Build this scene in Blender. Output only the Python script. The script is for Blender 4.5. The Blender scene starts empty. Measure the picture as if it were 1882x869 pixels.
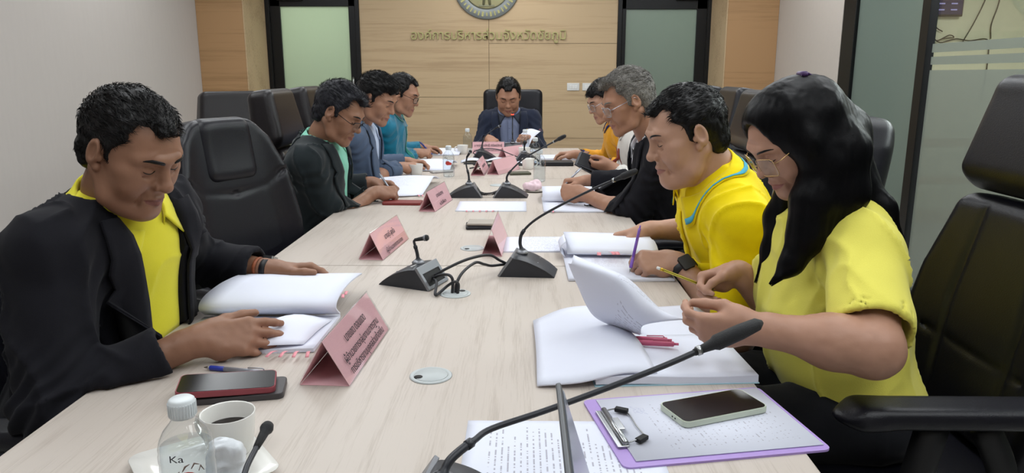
import bpy, bmesh, math, random
import numpy as np
from mathutils import Vector, Matrix
from mathutils.bvhtree import BVHTree

# ------------------------------------------------------------------ camera, world, light, exposure
SC = bpy.context.scene
COL = SC.collection
cam_d = bpy.data.cameras.new('camera')
cam = bpy.data.objects.new('camera', cam_d)
COL.objects.link(cam)
cam_d.sensor_width = 36.0
cam_d.lens = 36.0 * 1360.0 / 1882.0
cam_d.clip_start = 0.02
cam.location = (0.0, 0.0, 1.303)
cam.rotation_euler = (math.radians(90 - 12.339), 0.0, math.radians(0.864))
SC.camera = cam

world = bpy.data.worlds.new('world')
SC.world = world
world.use_nodes = True
world.node_tree.nodes['Background'].inputs[0].default_value = (0.8, 0.9, 1.0, 1)
world.node_tree.nodes['Background'].inputs[1].default_value = 0.25

SC.view_settings.view_transform = 'Standard'
SC.view_settings.look = 'None'
SC.view_settings.exposure = 0.0
SC.view_settings.gamma = 1.0
SC.view_settings.use_curve_mapping = False

LIGHT_COL = (0.93, 0.97, 1.0)

def area_light(name, loc, sx, sy, power, col=LIGHT_COL, rot=(0, 0, 0)):
    d = bpy.data.lights.new(name, 'AREA')
    d.shape = 'RECTANGLE'; d.size = sx; d.size_y = sy
    d.energy = power; d.color = col
    o = bpy.data.objects.new(name, d)
    o.location = loc; o.rotation_euler = rot
    COL.objects.link(o)
    return o

# lit ceiling panels (their fixtures are built with the ceiling below)
PANELS = [(x, y) for y in (0.1, 1.9, 3.7, 5.5) for x in (-1.05, 0.75)] + [(-2.2, 3.0), (-2.2, 5.2), (-.15, 6.7), (1.75, 0.5), (1.75, 2.8), (1.75, 5.4)]  # panels listed after the table rows are added to brighten walls and right side
for x, y in PANELS:
    area_light('panel_and_fill_light', (x, y, 2.735), 0.56, 1.16, 9.8)
area_light('corridor_light', (3.3, 3.4, 2.6), 0.5, 3.0, 120.0)
area_light('back_room_light', (-2.0, 8.4, 2.5), 0.9, 0.5, 70.0, (1.0, 1.0, 0.9))
area_light('back_room_light', (1.35, 8.4, 2.5), 0.9, 0.5, 75.0, (1.0, 1.0, 0.95))

# ------------------------------------------------------------------ object helpers
def link(o, parent=None):
    COL.objects.link(o)
    if parent is not None:
        o.parent = parent
    return o

def tag(o, label=None, cat=None, group=None, kind=None):
    if label: o['label'] = label
    if cat: o['category'] = cat
    if group: o['group'] = group
    if kind: o['kind'] = kind
    return o

def empty(name, loc, label=None, cat=None, group=None, rz=0.0):
    o = bpy.data.objects.new(name, None)
    o.empty_display_size = 0.05
    o.location = loc
    o.rotation_euler = (0, 0, rz)
    COL.objects.link(o)
    return tag(o, label, cat, group)

def obj(name, me, mat=None, parent=None, loc=None, smooth=None):
    """link a mesh; with a parent, the mesh is taken to be in the parent's local space unless loc is given"""
    o = bpy.data.objects.new(name, me)
    if mat is not None:
        if not isinstance(mat, (list, tuple)):
            mat = [mat]
        me.materials.clear()
        for m in mat:
            me.materials.append(m)
    if loc is not None:
        o.location = loc
    return link(o, parent)

def copy_tree(o, parent=None):
    c = o.copy()
    COL.objects.link(c)
    if parent is not None:
        c.parent = parent
    for ch in list(o.children):
        copy_tree(ch, c)
    return c

class MB:
    """collects shapes into one mesh"""
    def __init__(s):
        s.v = []; s.f = []; s.mi = []; s.sm = []
    def raw(s, vs, fs, mi=0, smooth=True):
        b = len(s.v)
        s.v += [tuple(v) for v in vs]
        for f in fs:
            s.f.append(tuple(b + i for i in f)); s.mi.append(mi); s.sm.append(smooth)
        return s
    def box(s, c, h, mi=0, M=None, bev=0.0):
        c = Vector(c)
        if bev > 0:
            bm = bmesh.new()
            bmesh.ops.create_cube(bm, size=1.0)
            for v in bm.verts:
                v.co = Vector((v.co.x * 2 * h[0], v.co.y * 2 * h[1], v.co.z * 2 * h[2]))
            bmesh.ops.bevel(bm, geom=list(bm.edges), offset=bev, segments=2, affect='EDGES', profile=0.5)
            bm.verts.index_update()
            vs = [(M @ v.co if M else v.co) + c for v in bm.verts]
            fs = [[v.index for v in f.verts] for f in bm.faces]
            bm.free()
            return s.raw(vs, fs, mi, False)
        vs = [Vector((x * h[0], y * h[1], z * h[2])) for x in (-1, 1) for y in (-1, 1) for z in (-1, 1)]
        vs = [(M @ v if M else v) + c for v in vs]
        fs = [(0, 1, 3, 2), (4, 6, 7, 5), (0, 4, 5, 1), (2, 3, 7, 6), (0, 2, 6, 4), (1, 5, 7, 3)]
        return s.raw(vs, fs, mi, False)
    def tube(s, pts, r, n=8, mi=0, cap=True, flat=None):
        """tube along points; r a number or list; flat=(vec, k) squashes it along vec"""
        pts = [Vector(p) for p in pts]
        if not isinstance(r, (list, tuple)):
            r = [r] * len(pts)
        vs = []; ref = None
        for i, p in enumerate(pts):
            t = (pts[min(i + 1, len(pts) - 1)] - pts[max(i - 1, 0)])
            t = t.normalized() if t.length > 1e-9 else Vector((0, 0, 1))
            if ref is None:
                ref = t.orthogonal().normalized()
                if flat is not None:
                    q = Vector(flat[0]); q = q - t * q.dot(t)
                    if q.length > 1e-6: ref = q.normalized()
            else:
                ref = ref - t * ref.dot(t)
                ref = ref.normalized() if ref.length > 1e-6 else t.orthogonal().normalized()
            b = t.cross(ref)
            k = flat[1] if flat is not None else 1.0
            for j in range(n):
                a = 2 * math.pi * j / n
                vs.append(p + ref * (math.cos(a) * r[i] * k) + b * (math.sin(a) * r[i]))
        fs = []
        for i in range(len(pts) - 1):
            for j in range(n):
                j2 = (j + 1) % n
                fs.append((i * n + j, i * n + j2, (i + 1) * n + j2, (i + 1) * n + j))
        if cap:
            fs.append(tuple(range(n - 1, -1, -1)))
            fs.append(tuple((len(pts) - 1) * n + j for j in range(n)))
        return s.raw(vs, fs, mi, True)
    def lathe(s, prof, c=(0, 0, 0), n=32, mi=0, M=None):
        """profile list of (r, z) turned about z"""
        c = Vector(c); vs = []; fs = []; m = len(prof)
        for r, z in prof:
            for j in range(n):
                a = 2 * math.pi * j / n
                v = Vector((r * math.cos(a), r * math.sin(a), z))
                vs.append((M @ v if M else v) + c)
        for i in range(m - 1):
            for j in range(n):
                j2 = (j + 1) % n
                fs.append((i * n + j, i * n + j2, (i + 1) * n + j2, (i + 1) * n + j))
        return s.raw(vs, fs, mi, True)
    def prism(s, outline, z0, z1, mi=0, M=None, c=(0, 0, 0)):
        n = len(outline); c = Vector(c)
        vs = [Vector((x, y, z0)) for x, y in outline] + [Vector((x, y, z1)) for x, y in outline]
        vs = [(M @ v if M else v) + c for v in vs]
        fs = [tuple(range(n - 1, -1, -1)), tuple(range(n, 2 * n))]
        fs += [(i, (i + 1) % n, n + (i + 1) % n, n + i) for i in range(n)]
        return s.raw(vs, fs, mi, False)
    def grid(s, P, th=0.0, mi=0, mi_back=None, mi_edge=None, smooth=True):
        """P: array (nu, nv, 3) of points -> a sheet with thickness th (grown along -normal)"""
        P = np.asarray(P, float); nu, nv = P.shape[:2]
        du = np.gradient(P, axis=0); dv = np.gradient(P, axis=1)
        nrm = np.cross(du, dv); nrm /= (np.linalg.norm(nrm, axis=2, keepdims=True) + 1e-12)
        Q = P - nrm * th
        vs = [tuple(p) for p in P.reshape(-1, 3)] + [tuple(p) for p in Q.reshape(-1, 3)]
        N = nu * nv; I = lambda i, j: i * nv + j
        top = []; bot = []; edge = []
        for i in range(nu - 1):
            for j in range(nv - 1):
                top.append((I(i, j), I(i + 1, j), I(i + 1, j + 1), I(i, j + 1)))
                bot.append((N + I(i, j), N + I(i, j + 1), N + I(i + 1, j + 1), N + I(i + 1, j)))
        for i in range(nu - 1):
            edge.append((I(i + 1, 0), I(i, 0), N + I(i, 0), N + I(i + 1, 0)))
            edge.append((I(i, nv - 1), I(i + 1, nv - 1), N + I(i + 1, nv - 1), N + I(i, nv - 1)))
        for j in range(nv - 1):
            edge.append((I(0, j), I(0, j + 1), N + I(0, j + 1), N + I(0, j)))
            edge.append((I(nu - 1, j + 1), I(nu - 1, j), N + I(nu - 1, j), N + I(nu - 1, j + 1)))
        b = len(s.v)
        s.v += vs
        for L, m in ((top, mi), (bot, mi if mi_back is None else mi_back), (edge, mi if mi_edge is None else mi_edge)):
            for f in L:
                s.f.append(tuple(b + i for i in f)); s.mi.append(m); s.sm.append(smooth and L is not edge)
        return s
    def mesh(s, name='m', origin=None):
        me = bpy.data.meshes.new(name)
        vs = s.v
        if origin is not None:
            ox, oy, oz = origin
            vs = [(v[0] - ox, v[1] - oy, v[2] - oz) for v in vs]
        me.from_pydata(vs, [], s.f)
        me.polygons.foreach_set('material_index', s.mi)
        me.polygons.foreach_set('use_smooth', s.sm)
        me.update()
        return me
    def build(s, name, mat, parent=None, loc=None, origin=None):
        return obj(name, s.mesh(name, origin), mat, parent, loc)

def smooth_angle(o, deg=35):
    """sharp edges above an angle, everything shaded smooth"""
    me = o.data
    bm = bmesh.new(); bm.from_mesh(me)
    for f in bm.faces: f.smooth = True
    for e in bm.edges:
        if len(e.link_faces) == 2 and e.calc_face_angle(0) > math.radians(deg):
            e.smooth = False
    bm.to_mesh(me); bm.free()
    return o

def catmull(pts, n=8):
    pts = [np.array(p, float) for p in pts]
    P = [2 * pts[0] - pts[1]] + pts + [2 * pts[-1] - pts[-2]]
    out = []
    for i in range(1, len(P) - 2):
        for k in range(n):
            t = k / n
            out.append(0.5 * ((2 * P[i]) + (-P[i - 1] + P[i + 1]) * t + (2 * P[i - 1] - 5 * P[i] + 4 * P[i + 1] - P[i + 2]) * t * t
                              + (-P[i - 1] + 3 * P[i] - 3 * P[i + 1] + P[i + 2]) * t ** 3))
    out.append(pts[-1])
    return out

def rrect(w, h, r, n=5):
    """rounded rectangle outline, counter-clockwise"""
    out = []
    for cx, cy, a0 in ((w - r, h - r, 0), (-w + r, h - r, 90), (-w + r, -h + r, 180), (w - r, -h + r, 270)):
        for k in range(n + 1):
            a = math.radians(a0 + 90 * k / n)
            out.append((cx + r * math.cos(a), cy + r * math.sin(a)))
    return out

# ------------------------------------------------------------------ materials
def srgb(h):
    h = h.lstrip('#')
    c = [int(h[i:i + 2], 16) / 255 for i in (0, 2, 4)]
    return tuple(x / 12.92 if x <= 0.04045 else ((x + 0.055) / 1.055) ** 2.4 for x in c)

def nmat(name):
    m = bpy.data.materials.new(name)
    m.use_nodes = True
    nt = m.node_tree
    return m, nt, nt.nodes['Principled BSDF']

def mat(name, col, rough=0.5, metal=0.0, spec=0.5, var=0.06, scale=(30, 30, 30), bump=0.0, bscale=200.0, sheen=0.0,
        trans=0.0, ior=1.45, alpha=1.0, coat=0.0, emit=None, es=0.0, sss=0.0, coords='Object', bstretch=None, detail=3.0):
    """principled with a noise-driven colour variation and noise bump"""
    m, nt, b = nmat(name)
    if isinstance(col, str): col = srgb(col)
    N = nt.nodes; Lk = nt.links
    tc = N.new('ShaderNodeTexCoord')
    if var > 0:
        mp = N.new('ShaderNodeMapping'); mp.inputs['Scale'].default_value = scale
        nz = N.new('ShaderNodeTexNoise'); nz.inputs['Scale'].default_value = 1.0; nz.inputs['Detail'].default_value = detail
        mix = N.new('ShaderNodeMix'); mix.data_type = 'RGBA'
        a = tuple(max(0, c * (1 - var)) for c in col); z = tuple(min(1, c * (1 + var)) for c in col)
        mix.inputs[6].default_value = (*a, 1); mix.inputs[7].default_value = (*z, 1)
        Lk.new(tc.outputs[coords], mp.inputs[0]); Lk.new(mp.outputs[0], nz.inputs['Vector'])
        Lk.new(nz.outputs[0], mix.inputs[0]); Lk.new(mix.outputs[2], b.inputs['Base Color'])
    else:
        b.inputs['Base Color'].default_value = (*col, 1)
    b.inputs['Roughness'].default_value = rough
    b.inputs['Metallic'].default_value = metal
    b.inputs['Specular IOR Level'].default_value = spec
    b.inputs['IOR'].default_value = ior
    b.inputs['Transmission Weight'].default_value = trans
    b.inputs['Alpha'].default_value = alpha
    b.inputs['Coat Weight'].default_value = coat
    b.inputs['Sheen Weight'].default_value = sheen
    b.inputs['Sheen Roughness'].default_value = 0.4
    if sss > 0:
        b.inputs['Subsurface Weight'].default_value = sss
        b.inputs['Subsurface Radius'].default_value = (0.012, 0.005, 0.003)
        b.inputs['Subsurface Scale'].default_value = 0.6
    if emit is not None:
        b.inputs['Emission Color'].default_value = (*(srgb(emit) if isinstance(emit, str) else emit), 1)
        b.inputs['Emission Strength'].default_value = es
    if bump > 0:
        n2 = N.new('ShaderNodeTexNoise'); n2.inputs['Scale'].default_value = bscale; n2.inputs['Detail'].default_value = 4.0
        if bstretch:
            mp2 = N.new('ShaderNodeMapping'); mp2.inputs['Scale'].default_value = bstretch
            Lk.new(tc.outputs[coords], mp2.inputs[0]); Lk.new(mp2.outputs[0], n2.inputs['Vector'])
        else:
            Lk.new(tc.outputs[coords], n2.inputs['Vector'])
        bp = N.new('ShaderNodeBump'); bp.inputs['Strength'].default_value = bump; bp.inputs['Distance'].default_value = 0.002
        Lk.new(n2.outputs[0], bp.inputs['Height']); Lk.new(bp.outputs[0], b.inputs['Normal'])
    return m

def clear_mat(name, tint=(.96, .97, .97), ior=1.4, rough=0.05):
    """thin clear sheet: see-through with a mirror-like sheen towards the edges"""
    m, nt, b = nmat(name)
    N = nt.nodes; Lk = nt.links
    tr = N.new('ShaderNodeBsdfTransparent'); gl = N.new('ShaderNodeBsdfGlossy'); lw = N.new('ShaderNodeLayerWeight'); mx = N.new('ShaderNodeMixShader')
    pw = N.new('ShaderNodeMath'); pw.operation = 'POWER'; pw.inputs[1].default_value = 3.0
    ml = N.new('ShaderNodeMath'); ml.operation = 'MULTIPLY_ADD'; ml.inputs[1].default_value = (ior - 1.0) * 1.5; ml.inputs[2].default_value = (ior - 1.0) * .09
    lw.inputs[0].default_value = 0.5
    tr.inputs[0].default_value = (*tint, 1); gl.inputs['Roughness'].default_value = rough
    Lk.new(lw.outputs['Facing'], pw.inputs[0]); Lk.new(pw.outputs[0], ml.inputs[0])
    Lk.new(ml.outputs[0], mx.inputs[0]); Lk.new(tr.outputs[0], mx.inputs[1]); Lk.new(gl.outputs[0], mx.inputs[2])
    Lk.new(mx.outputs[0], N['Material Output'].inputs[0])
    return m

def wood_mat(name, c1, c2, axis=0, freq=60.0, rough=0.45, bump=0.05, spec=0.4):
    """fine straight grain running along an axis"""
    m, nt, b = nmat(name)
    N = nt.nodes; Lk = nt.links
    tc = N.new('ShaderNodeTexCoord'); mp = N.new('ShaderNodeMapping')
    sc = [freq, freq, freq]; sc[axis] = freq * 0.035
    mp.inputs['Scale'].default_value = sc
    nz = N.new('ShaderNodeTexNoise'); nz.inputs['Scale'].default_value = 1.0; nz.inputs['Detail'].default_value = 6.0
    nz.inputs['Roughness'].default_value = 0.65
    mp2 = N.new('ShaderNodeMapping'); s2 = [freq * 0.12] * 3; s2[axis] = freq * 0.006
    mp2.inputs['Scale'].default_value = s2
    nz2 = N.new('ShaderNodeTexNoise'); nz2.inputs['Scale'].default_value = 1.0; nz2.inputs['Detail'].default_value = 3.0
    ad = N.new('ShaderNodeMath'); ad.operation = 'MULTIPLY_ADD'; ad.inputs[1].default_value = 1.0
    rp = N.new('ShaderNodeValToRGB')
    rp.color_ramp.elements[0].position = 0.75; rp.color_ramp.elements[0].color = (*srgb(c1), 1)
    rp.color_ramp.elements[1].position = 1.22 if False else 1.0; rp.color_ramp.elements[1].color = (*srgb(c2), 1)
    Lk.new(tc.outputs['Object'], mp.inputs[0]); Lk.new(mp.outputs[0], nz.inputs['Vector'])
    Lk.new(tc.outputs['Object'], mp2.inputs[0]); Lk.new(mp2.outputs[0], nz2.inputs['Vector'])
    Lk.new(nz.outputs[0], ad.inputs[0]); Lk.new(nz2.outputs[0], ad.inputs[2])
    Lk.new(ad.outputs[0], rp.inputs[0]); Lk.new(rp.outputs[0], b.inputs['Base Color'])
    b.inputs['Roughness'].default_value = rough
    b.inputs['Specular IOR Level'].default_value = spec
    bp = N.new('ShaderNodeBump'); bp.inputs['Strength'].default_value = bump; bp.inputs['Distance'].default_value = 0.001
    Lk.new(nz.outputs[0], bp.inputs['Height']); Lk.new(bp.outputs[0], b.inputs['Normal'])
    return m
# ------------------------------------------------------------------ modelling with distance fields
def rotm(rx=0, ry=0, rz=0):
    """numpy rotation, degrees, applied x then y then z"""
    return np.array((Matrix.Rotation(math.radians(rz), 3, 'Z') @ Matrix.Rotation(math.radians(ry), 3, 'Y') @ Matrix.Rotation(math.radians(rx), 3, 'X')))

def unit(v):
    v = np.asarray(v, float)
    return v / (np.linalg.norm(v) + 1e-12)

class Field:
    def __init__(s, lo, hi, h):
        s.lo = np.array(lo, float); s.h = h
        s.n = np.maximum(np.ceil((np.array(hi, float) - s.lo) / h).astype(int) + 1, 4)
        s.ax = [(s.lo[i] + h * np.arange(s.n[i])).astype(np.float32) for i in range(3)]
        s.a = np.full(tuple(s.n), 1.0, np.float32)
    def _sl(s, lo, hi, m):
        i0 = np.clip(np.floor((np.array(lo) - m - s.lo) / s.h).astype(int), 0, s.n - 1)
        i1 = np.clip(np.ceil((np.array(hi) + m - s.lo) / s.h).astype(int) + 1, 0, s.n)
        if np.any(i1 <= i0): return None, None
        sl = tuple(slice(a, b) for a, b in zip(i0, i1))
        X = s.ax[0][sl[0]][:, None, None]; Y = s.ax[1][sl[1]][None, :, None]; Z = s.ax[2][sl[2]][None, None, :]
        return sl, (X, Y, Z)
    def _put(s, sl, d, k, op):
        a = s.a[sl]
        if op == 'sub':
            d = -d
            if k > 0:
                hh = np.maximum(k - np.abs(a - d), 0) / k
                s.a[sl] = np.maximum(a, d) + hh * hh * (k * 0.25)
            else:
                s.a[sl] = np.maximum(a, d)
        else:
            if k > 0:
                hh = np.maximum(k - np.abs(a - d), 0) / k
                s.a[sl] = np.minimum(a, d) - hh * hh * (k * 0.25)
            else:
                s.a[sl] = np.minimum(a, d)
    def ell(s, c, r, R=None, k=0.01, op='add'):
        c = np.asarray(c, float); r = np.asarray(r, float)
        ext = np.full(3, r.max()) if R is not None else r
        sl, G = s._sl(c - ext, c + ext, k + 3 * s.h)
        if sl is None: return s
        x, y, z = G[0] - np.float32(c[0]), G[1] - np.float32(c[1]), G[2] - np.float32(c[2])
        if R is not None:
            R = np.asarray(R, np.float32)      # columns = local axes
            x, y, z = (R[0, 0] * x + R[1, 0] * y + R[2, 0] * z, R[0, 1] * x + R[1, 1] * y + R[2, 1] * z, R[0, 2] * x + R[1, 2] * y + R[2, 2] * z)
        r = r.astype(np.float32)
        k0 = np.sqrt((x / r[0]) ** 2 + (y / r[1]) ** 2 + (z / r[2]) ** 2)
        k1 = np.sqrt((x / r[0] ** 2) ** 2 + (y / r[1] ** 2) ** 2 + (z / r[2] ** 2) ** 2) + 1e-9
        d = np.where(k0 < 0.3, (k0 - 1) * r.min(), k0 * (k0 - 1) / k1)
        s._put(sl, d, k, op); return s
    def cap(s, a, b, ra, rb=None, k=0.01, op='add'):
        if rb is None: rb = ra
        a = np.asarray(a, np.float32); b = np.asarray(b, np.float32); rm = max(ra, rb)
        sl, G = s._sl(np.minimum(a, b) - rm, np.maximum(a, b) + rm, k + 3 * s.h)
        if sl is None: return s
        ab = b - a; L2 = max(float(ab @ ab), 1e-12)
        x, y, z = G[0] - a[0], G[1] - a[1], G[2] - a[2]
        t = np.clip((x * ab[0] + y * ab[1] + z * ab[2]) / L2, 0, 1)
        d = np.sqrt((x - t * ab[0]) ** 2 + (y - t * ab[1]) ** 2 + (z - t * ab[2]) ** 2) - (ra + (rb - ra) * t)
        s._put(sl, d, k, op); return s
    def path(s, pts, rs, k=0.01, op='add'):
        for i in range(len(pts) - 1):
            s.cap(pts[i], pts[i + 1], rs[i], rs[i + 1], k, op)
        return s
    def box(s, c, h, r=0.01, R=None, k=0.0, op='add'):
        c = np.asarray(c, float); h = np.asarray(h, float)
        ext = np.full(3, np.linalg.norm(h)) if R is not None else h
        sl, G = s._sl(c - ext, c + ext, k + 3 * s.h)
        if sl is None: return s
        x, y, z = G[0] - np.float32(c[0]), G[1] - np.float32(c[1]), G[2] - np.float32(c[2])
        if R is not None:
            R = np.asarray(R, np.float32)
            x, y, z = (R[0, 0] * x + R[1, 0] * y + R[2, 0] * z, R[0, 1] * x + R[1, 1] * y + R[2, 1] * z, R[0, 2] * x + R[1, 2] * y + R[2, 2] * z)
        qx, qy, qz = np.abs(x) - np.float32(h[0] - r), np.abs(y) - np.float32(h[1] - r), np.abs(z) - np.float32(h[2] - r)
        d = np.sqrt(np.maximum(qx, 0) ** 2 + np.maximum(qy, 0) ** 2 + np.maximum(qz, 0) ** 2) + np.minimum(np.maximum(np.maximum(qx, qy), qz), 0) - np.float32(r)
        s._put(sl, d, k, op); return s
    def fn(s, f, lo, hi, k=0.0, op='add'):
        sl, G = s._sl(lo, hi, k + 2 * s.h)
        if sl is None: return s
        d = f(*G)
        s._put(sl, np.broadcast_to(d, s.a[sl].shape), k, op); return s
    def plane(s, p, n, lo, hi, k=0.0):
        """cut away the side the normal points to, within a box"""
        p = np.asarray(p, np.float32); n = unit(n).astype(np.float32)
        return s.fn(lambda X, Y, Z: -((X - p[0]) * n[0] + (Y - p[1]) * n[1] + (Z - p[2]) * n[2]), lo, hi, k, 'sub')
    def mesh(s, smooth=1):
        """surface nets -> (verts, quads)"""
        a = s.a; ins = a < 0
        nx, ny, nz = [m - 1 for m in a.shape]
        cnt = np.zeros((nx, ny, nz), np.int8)
        for dx in (0, 1):
            for dy in (0, 1):
                for dz in (0, 1):
                    cnt += ins[dx:dx + nx, dy:dy + ny, dz:dz + nz]
        act = (cnt > 0) & (cnt < 8)
        idx = np.full(act.shape, -1, np.int64)
        cells = np.argwhere(act); m = len(cells)
        if m == 0: return np.zeros((0, 3)), np.zeros((0, 4), int)
        idx[act] = np.arange(m)
        pos = np.zeros((m, 3)); w = np.zeros(m)
        cor = [(0, 0, 0), (1, 0, 0), (0, 1, 0), (1, 1, 0), (0, 0, 1), (1, 0, 1), (0, 1, 1), (1, 1, 1)]
        val = [a[cells[:, 0] + c[0], cells[:, 1] + c[1], cells[:, 2] + c[2]].astype(float) for c in cor]
        for i, j in ((0, 1), (2, 3), (4, 5), (6, 7), (0, 2), (1, 3), (4, 6), (5, 7), (0, 4), (1, 5), (2, 6), (3, 7)):
            cr = (val[i] < 0) != (val[j] < 0)
            t = np.where(cr, val[i] / np.where(cr, val[i] - val[j], 1), 0)
            p = np.array(cor[i]) + t[:, None] * (np.array(cor[j]) - np.array(cor[i]))
            pos += np.where(cr[:, None], p, 0); w += cr
        V = s.lo + (cells + pos / w[:, None]) * s.h
        Q = []
        for axis in range(3):
            o1, o2 = [(1, 2), (2, 0), (0, 1)][axis]
            sl0 = [slice(None)] * 3; sl1 = [slice(None)] * 3
            sl0[axis] = slice(0, -1); sl1[axis] = slice(1, None)
            A = ins[tuple(sl0)]; B = ins[tuple(sl1)]
            e = np.argwhere(A != B)
            ok = (e[:, o1] > 0) & (e[:, o2] > 0) & (e[:, o1] < a.shape[o1] - 1) & (e[:, o2] < a.shape[o2] - 1)
            e = e[ok]
            fl = A[e[:, 0], e[:, 1], e[:, 2]]
            def cell(d1, d2):
                c = e.copy(); c[:, o1] += d1; c[:, o2] += d2
                return idx[c[:, 0], c[:, 1], c[:, 2]]
            q = np.stack([cell(-1, -1), cell(0, -1), cell(0, 0), cell(-1, 0)], 1)
            q[~fl] = q[~fl][:, ::-1]
            Q.append(q)
        Q = np.concatenate(Q)
        for _ in range(smooth):
            V = lap(V, Q, 0.5)
        return V, Q

def lap(V, Q, f=0.5):
    acc = np.zeros_like(V); c = np.zeros(len(V))
    for i in range(4):
        a = Q[:, i]; b = Q[:, (i + 1) % 4]
        for ax in range(3):
            acc[:, ax] += np.bincount(a, V[b, ax], len(V)) + np.bincount(b, V[a, ax], len(V))
        c += np.bincount(a, minlength=len(V)) + np.bincount(b, minlength=len(V))
    return V + f * (acc / np.maximum(c, 1)[:, None] - V)

def normals(V, Q):
    n = np.cross(V[Q[:, 2]] - V[Q[:, 0]], V[Q[:, 3]] - V[Q[:, 1]])
    N = np.zeros_like(V)
    for i in range(4):
        for ax in range(3):
            N[:, ax] += np.bincount(Q[:, i], n[:, ax], len(V))
    return N / (np.linalg.norm(N, axis=1, keepdims=True) + 1e-12)

def _hash(i, j, k, seed):
    h = (i * 374761393 + j * 668265263 + k * 2147483647 + seed * 1274126177) & 0xFFFFFFFF
    h = ((h ^ (h >> 13)) * 1274126177) & 0xFFFFFFFF
    return ((h ^ (h >> 16)) & 0xFFFF) / 32767.5 - 1.0

def noise(P, seed=0):
    P = np.asarray(P, float); I = np.floor(P).astype(np.int64); f = P - I; u = f * f * (3 - 2 * f)
    r = 0
    for dx in (0, 1):
        for dy in (0, 1):
            for dz in (0, 1):
                w = (u[:, 0] if dx else 1 - u[:, 0]) * (u[:, 1] if dy else 1 - u[:, 1]) * (u[:, 2] if dz else 1 - u[:, 2])
                r = r + w * _hash(I[:, 0] + dx, I[:, 1] + dy, I[:, 2] + dz, seed)
    return r

def fbm(P, oct=3, seed=0):
    r = 0; a = 1.0
    for o in range(oct):
        r = r + a * noise(P * 2 ** o, seed + o); a *= 0.5
    return r

def ridged(P, seed=0):
    return 1 - np.abs(noise(P, seed)) * 2

def npmesh(name, V, Q, smooth=True):
    me = bpy.data.meshes.new(name)
    V = np.ascontiguousarray(V, np.float32); Q = np.ascontiguousarray(Q, np.int32)
    me.vertices.add(len(V)); me.vertices.foreach_set('co', V.ravel())
    me.loops.add(Q.size); me.loops.foreach_set('vertex_index', Q.ravel())
    me.polygons.add(len(Q)); me.polygons.foreach_set('loop_start', np.arange(0, Q.size, 4, dtype=np.int32))
    me.polygons.foreach_set('use_smooth', np.full(len(Q), smooth, bool))
    me.update(calc_edges=True); me.validate()
    return me

def join_vq(parts):
    V = []; Q = []; b = 0
    for v, q in parts:
        V.append(v); Q.append(q + b); b += len(v)
    return np.concatenate(V), np.concatenate(Q)

def bvh_of(V, Q):
    return BVHTree.FromPolygons([tuple(v) for v in V], [tuple(int(i) for i in q) for q in Q])
# ------------------------------------------------------------------ people: heads, hands, bodies, clothes
def skin_mat(name, col, lip):
    m, nt, b = nmat(name)
    N = nt.nodes; Lk = nt.links
    tc = N.new('ShaderNodeTexCoord')
    nz = N.new('ShaderNodeTexNoise'); nz.inputs['Scale'].default_value = 28; nz.inputs['Detail'].default_value = 4
    mix = N.new('ShaderNodeMix'); mix.data_type = 'RGBA'
    c = srgb(col)
    mix.inputs[6].default_value = (c[0] * .86, c[1] * .82, c[2] * .78, 1)
    mix.inputs[7].default_value = (min(1, c[0] * 1.12), min(1, c[1] * 1.12), min(1, c[2] * 1.12), 1)
    Lk.new(tc.outputs['Object'], nz.inputs['Vector']); Lk.new(nz.outputs[0], mix.inputs[0])
    at = N.new('ShaderNodeAttribute'); at.attribute_name = 'lip'
    mx2 = N.new('ShaderNodeMix'); mx2.data_type = 'RGBA'
    mx2.inputs[7].default_value = (*srgb(lip), 1)
    Lk.new(at.outputs['Fac'], mx2.inputs[0]); Lk.new(mix.outputs[2], mx2.inputs[6]); Lk.new(mx2.outputs[2], b.inputs['Base Color'])
    b.inputs['Roughness'].default_value = 0.5
    b.inputs['Specular IOR Level'].default_value = 0.4
    n2 = N.new('ShaderNodeTexNoise'); n2.inputs['Scale'].default_value = 420; n2.inputs['Detail'].default_value = 2
    bp = N.new('ShaderNodeBump'); bp.inputs['Strength'].default_value = 0.12; bp.inputs['Distance'].default_value = 0.0008
    Lk.new(tc.outputs['Object'], n2.inputs['Vector']); Lk.new(n2.outputs[0], bp.inputs['Height']); Lk.new(bp.outputs[0], b.inputs['Normal'])
    return m

def hair_mat(name, c1, c2, mixpos=0.6, rough=0.42, spec=0.22):
    m, nt, b = nmat(name)
    N = nt.nodes; Lk = nt.links
    tc = N.new('ShaderNodeTexCoord')
    nz = N.new('ShaderNodeTexNoise'); nz.inputs['Scale'].default_value = 420; nz.inputs['Detail'].default_value = 2
    rp = N.new('ShaderNodeValToRGB')
    rp.color_ramp.elements[0].position = mixpos - 0.12; rp.color_ramp.elements[0].color = (*srgb(c1), 1)
    rp.color_ramp.elements[1].position = mixpos + 0.12; rp.color_ramp.elements[1].color = (*srgb(c2), 1)
    Lk.new(tc.outputs['Object'], nz.inputs['Vector']); Lk.new(nz.outputs[0], rp.inputs[0]); Lk.new(rp.outputs[0], b.inputs['Base Color'])
    b.inputs['Roughness'].default_value = rough
    b.inputs['Specular IOR Level'].default_value = spec
    bp = N.new('ShaderNodeBump'); bp.inputs['Strength'].default_value = 0.2; bp.inputs['Distance'].default_value = 0.001
    Lk.new(nz.outputs[0], bp.inputs['Height']); Lk.new(bp.outputs[0], b.inputs['Normal'])
    return m

def cloth_mat(name, col, rough=0.85, var=0.08, weave=900.0, bump=0.25, sheen=0.15, spec=0.25):
    return mat(name, col, rough=rough, var=var, scale=(14, 14, 14), bump=bump, bscale=weave, sheen=sheen, spec=spec)

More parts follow.
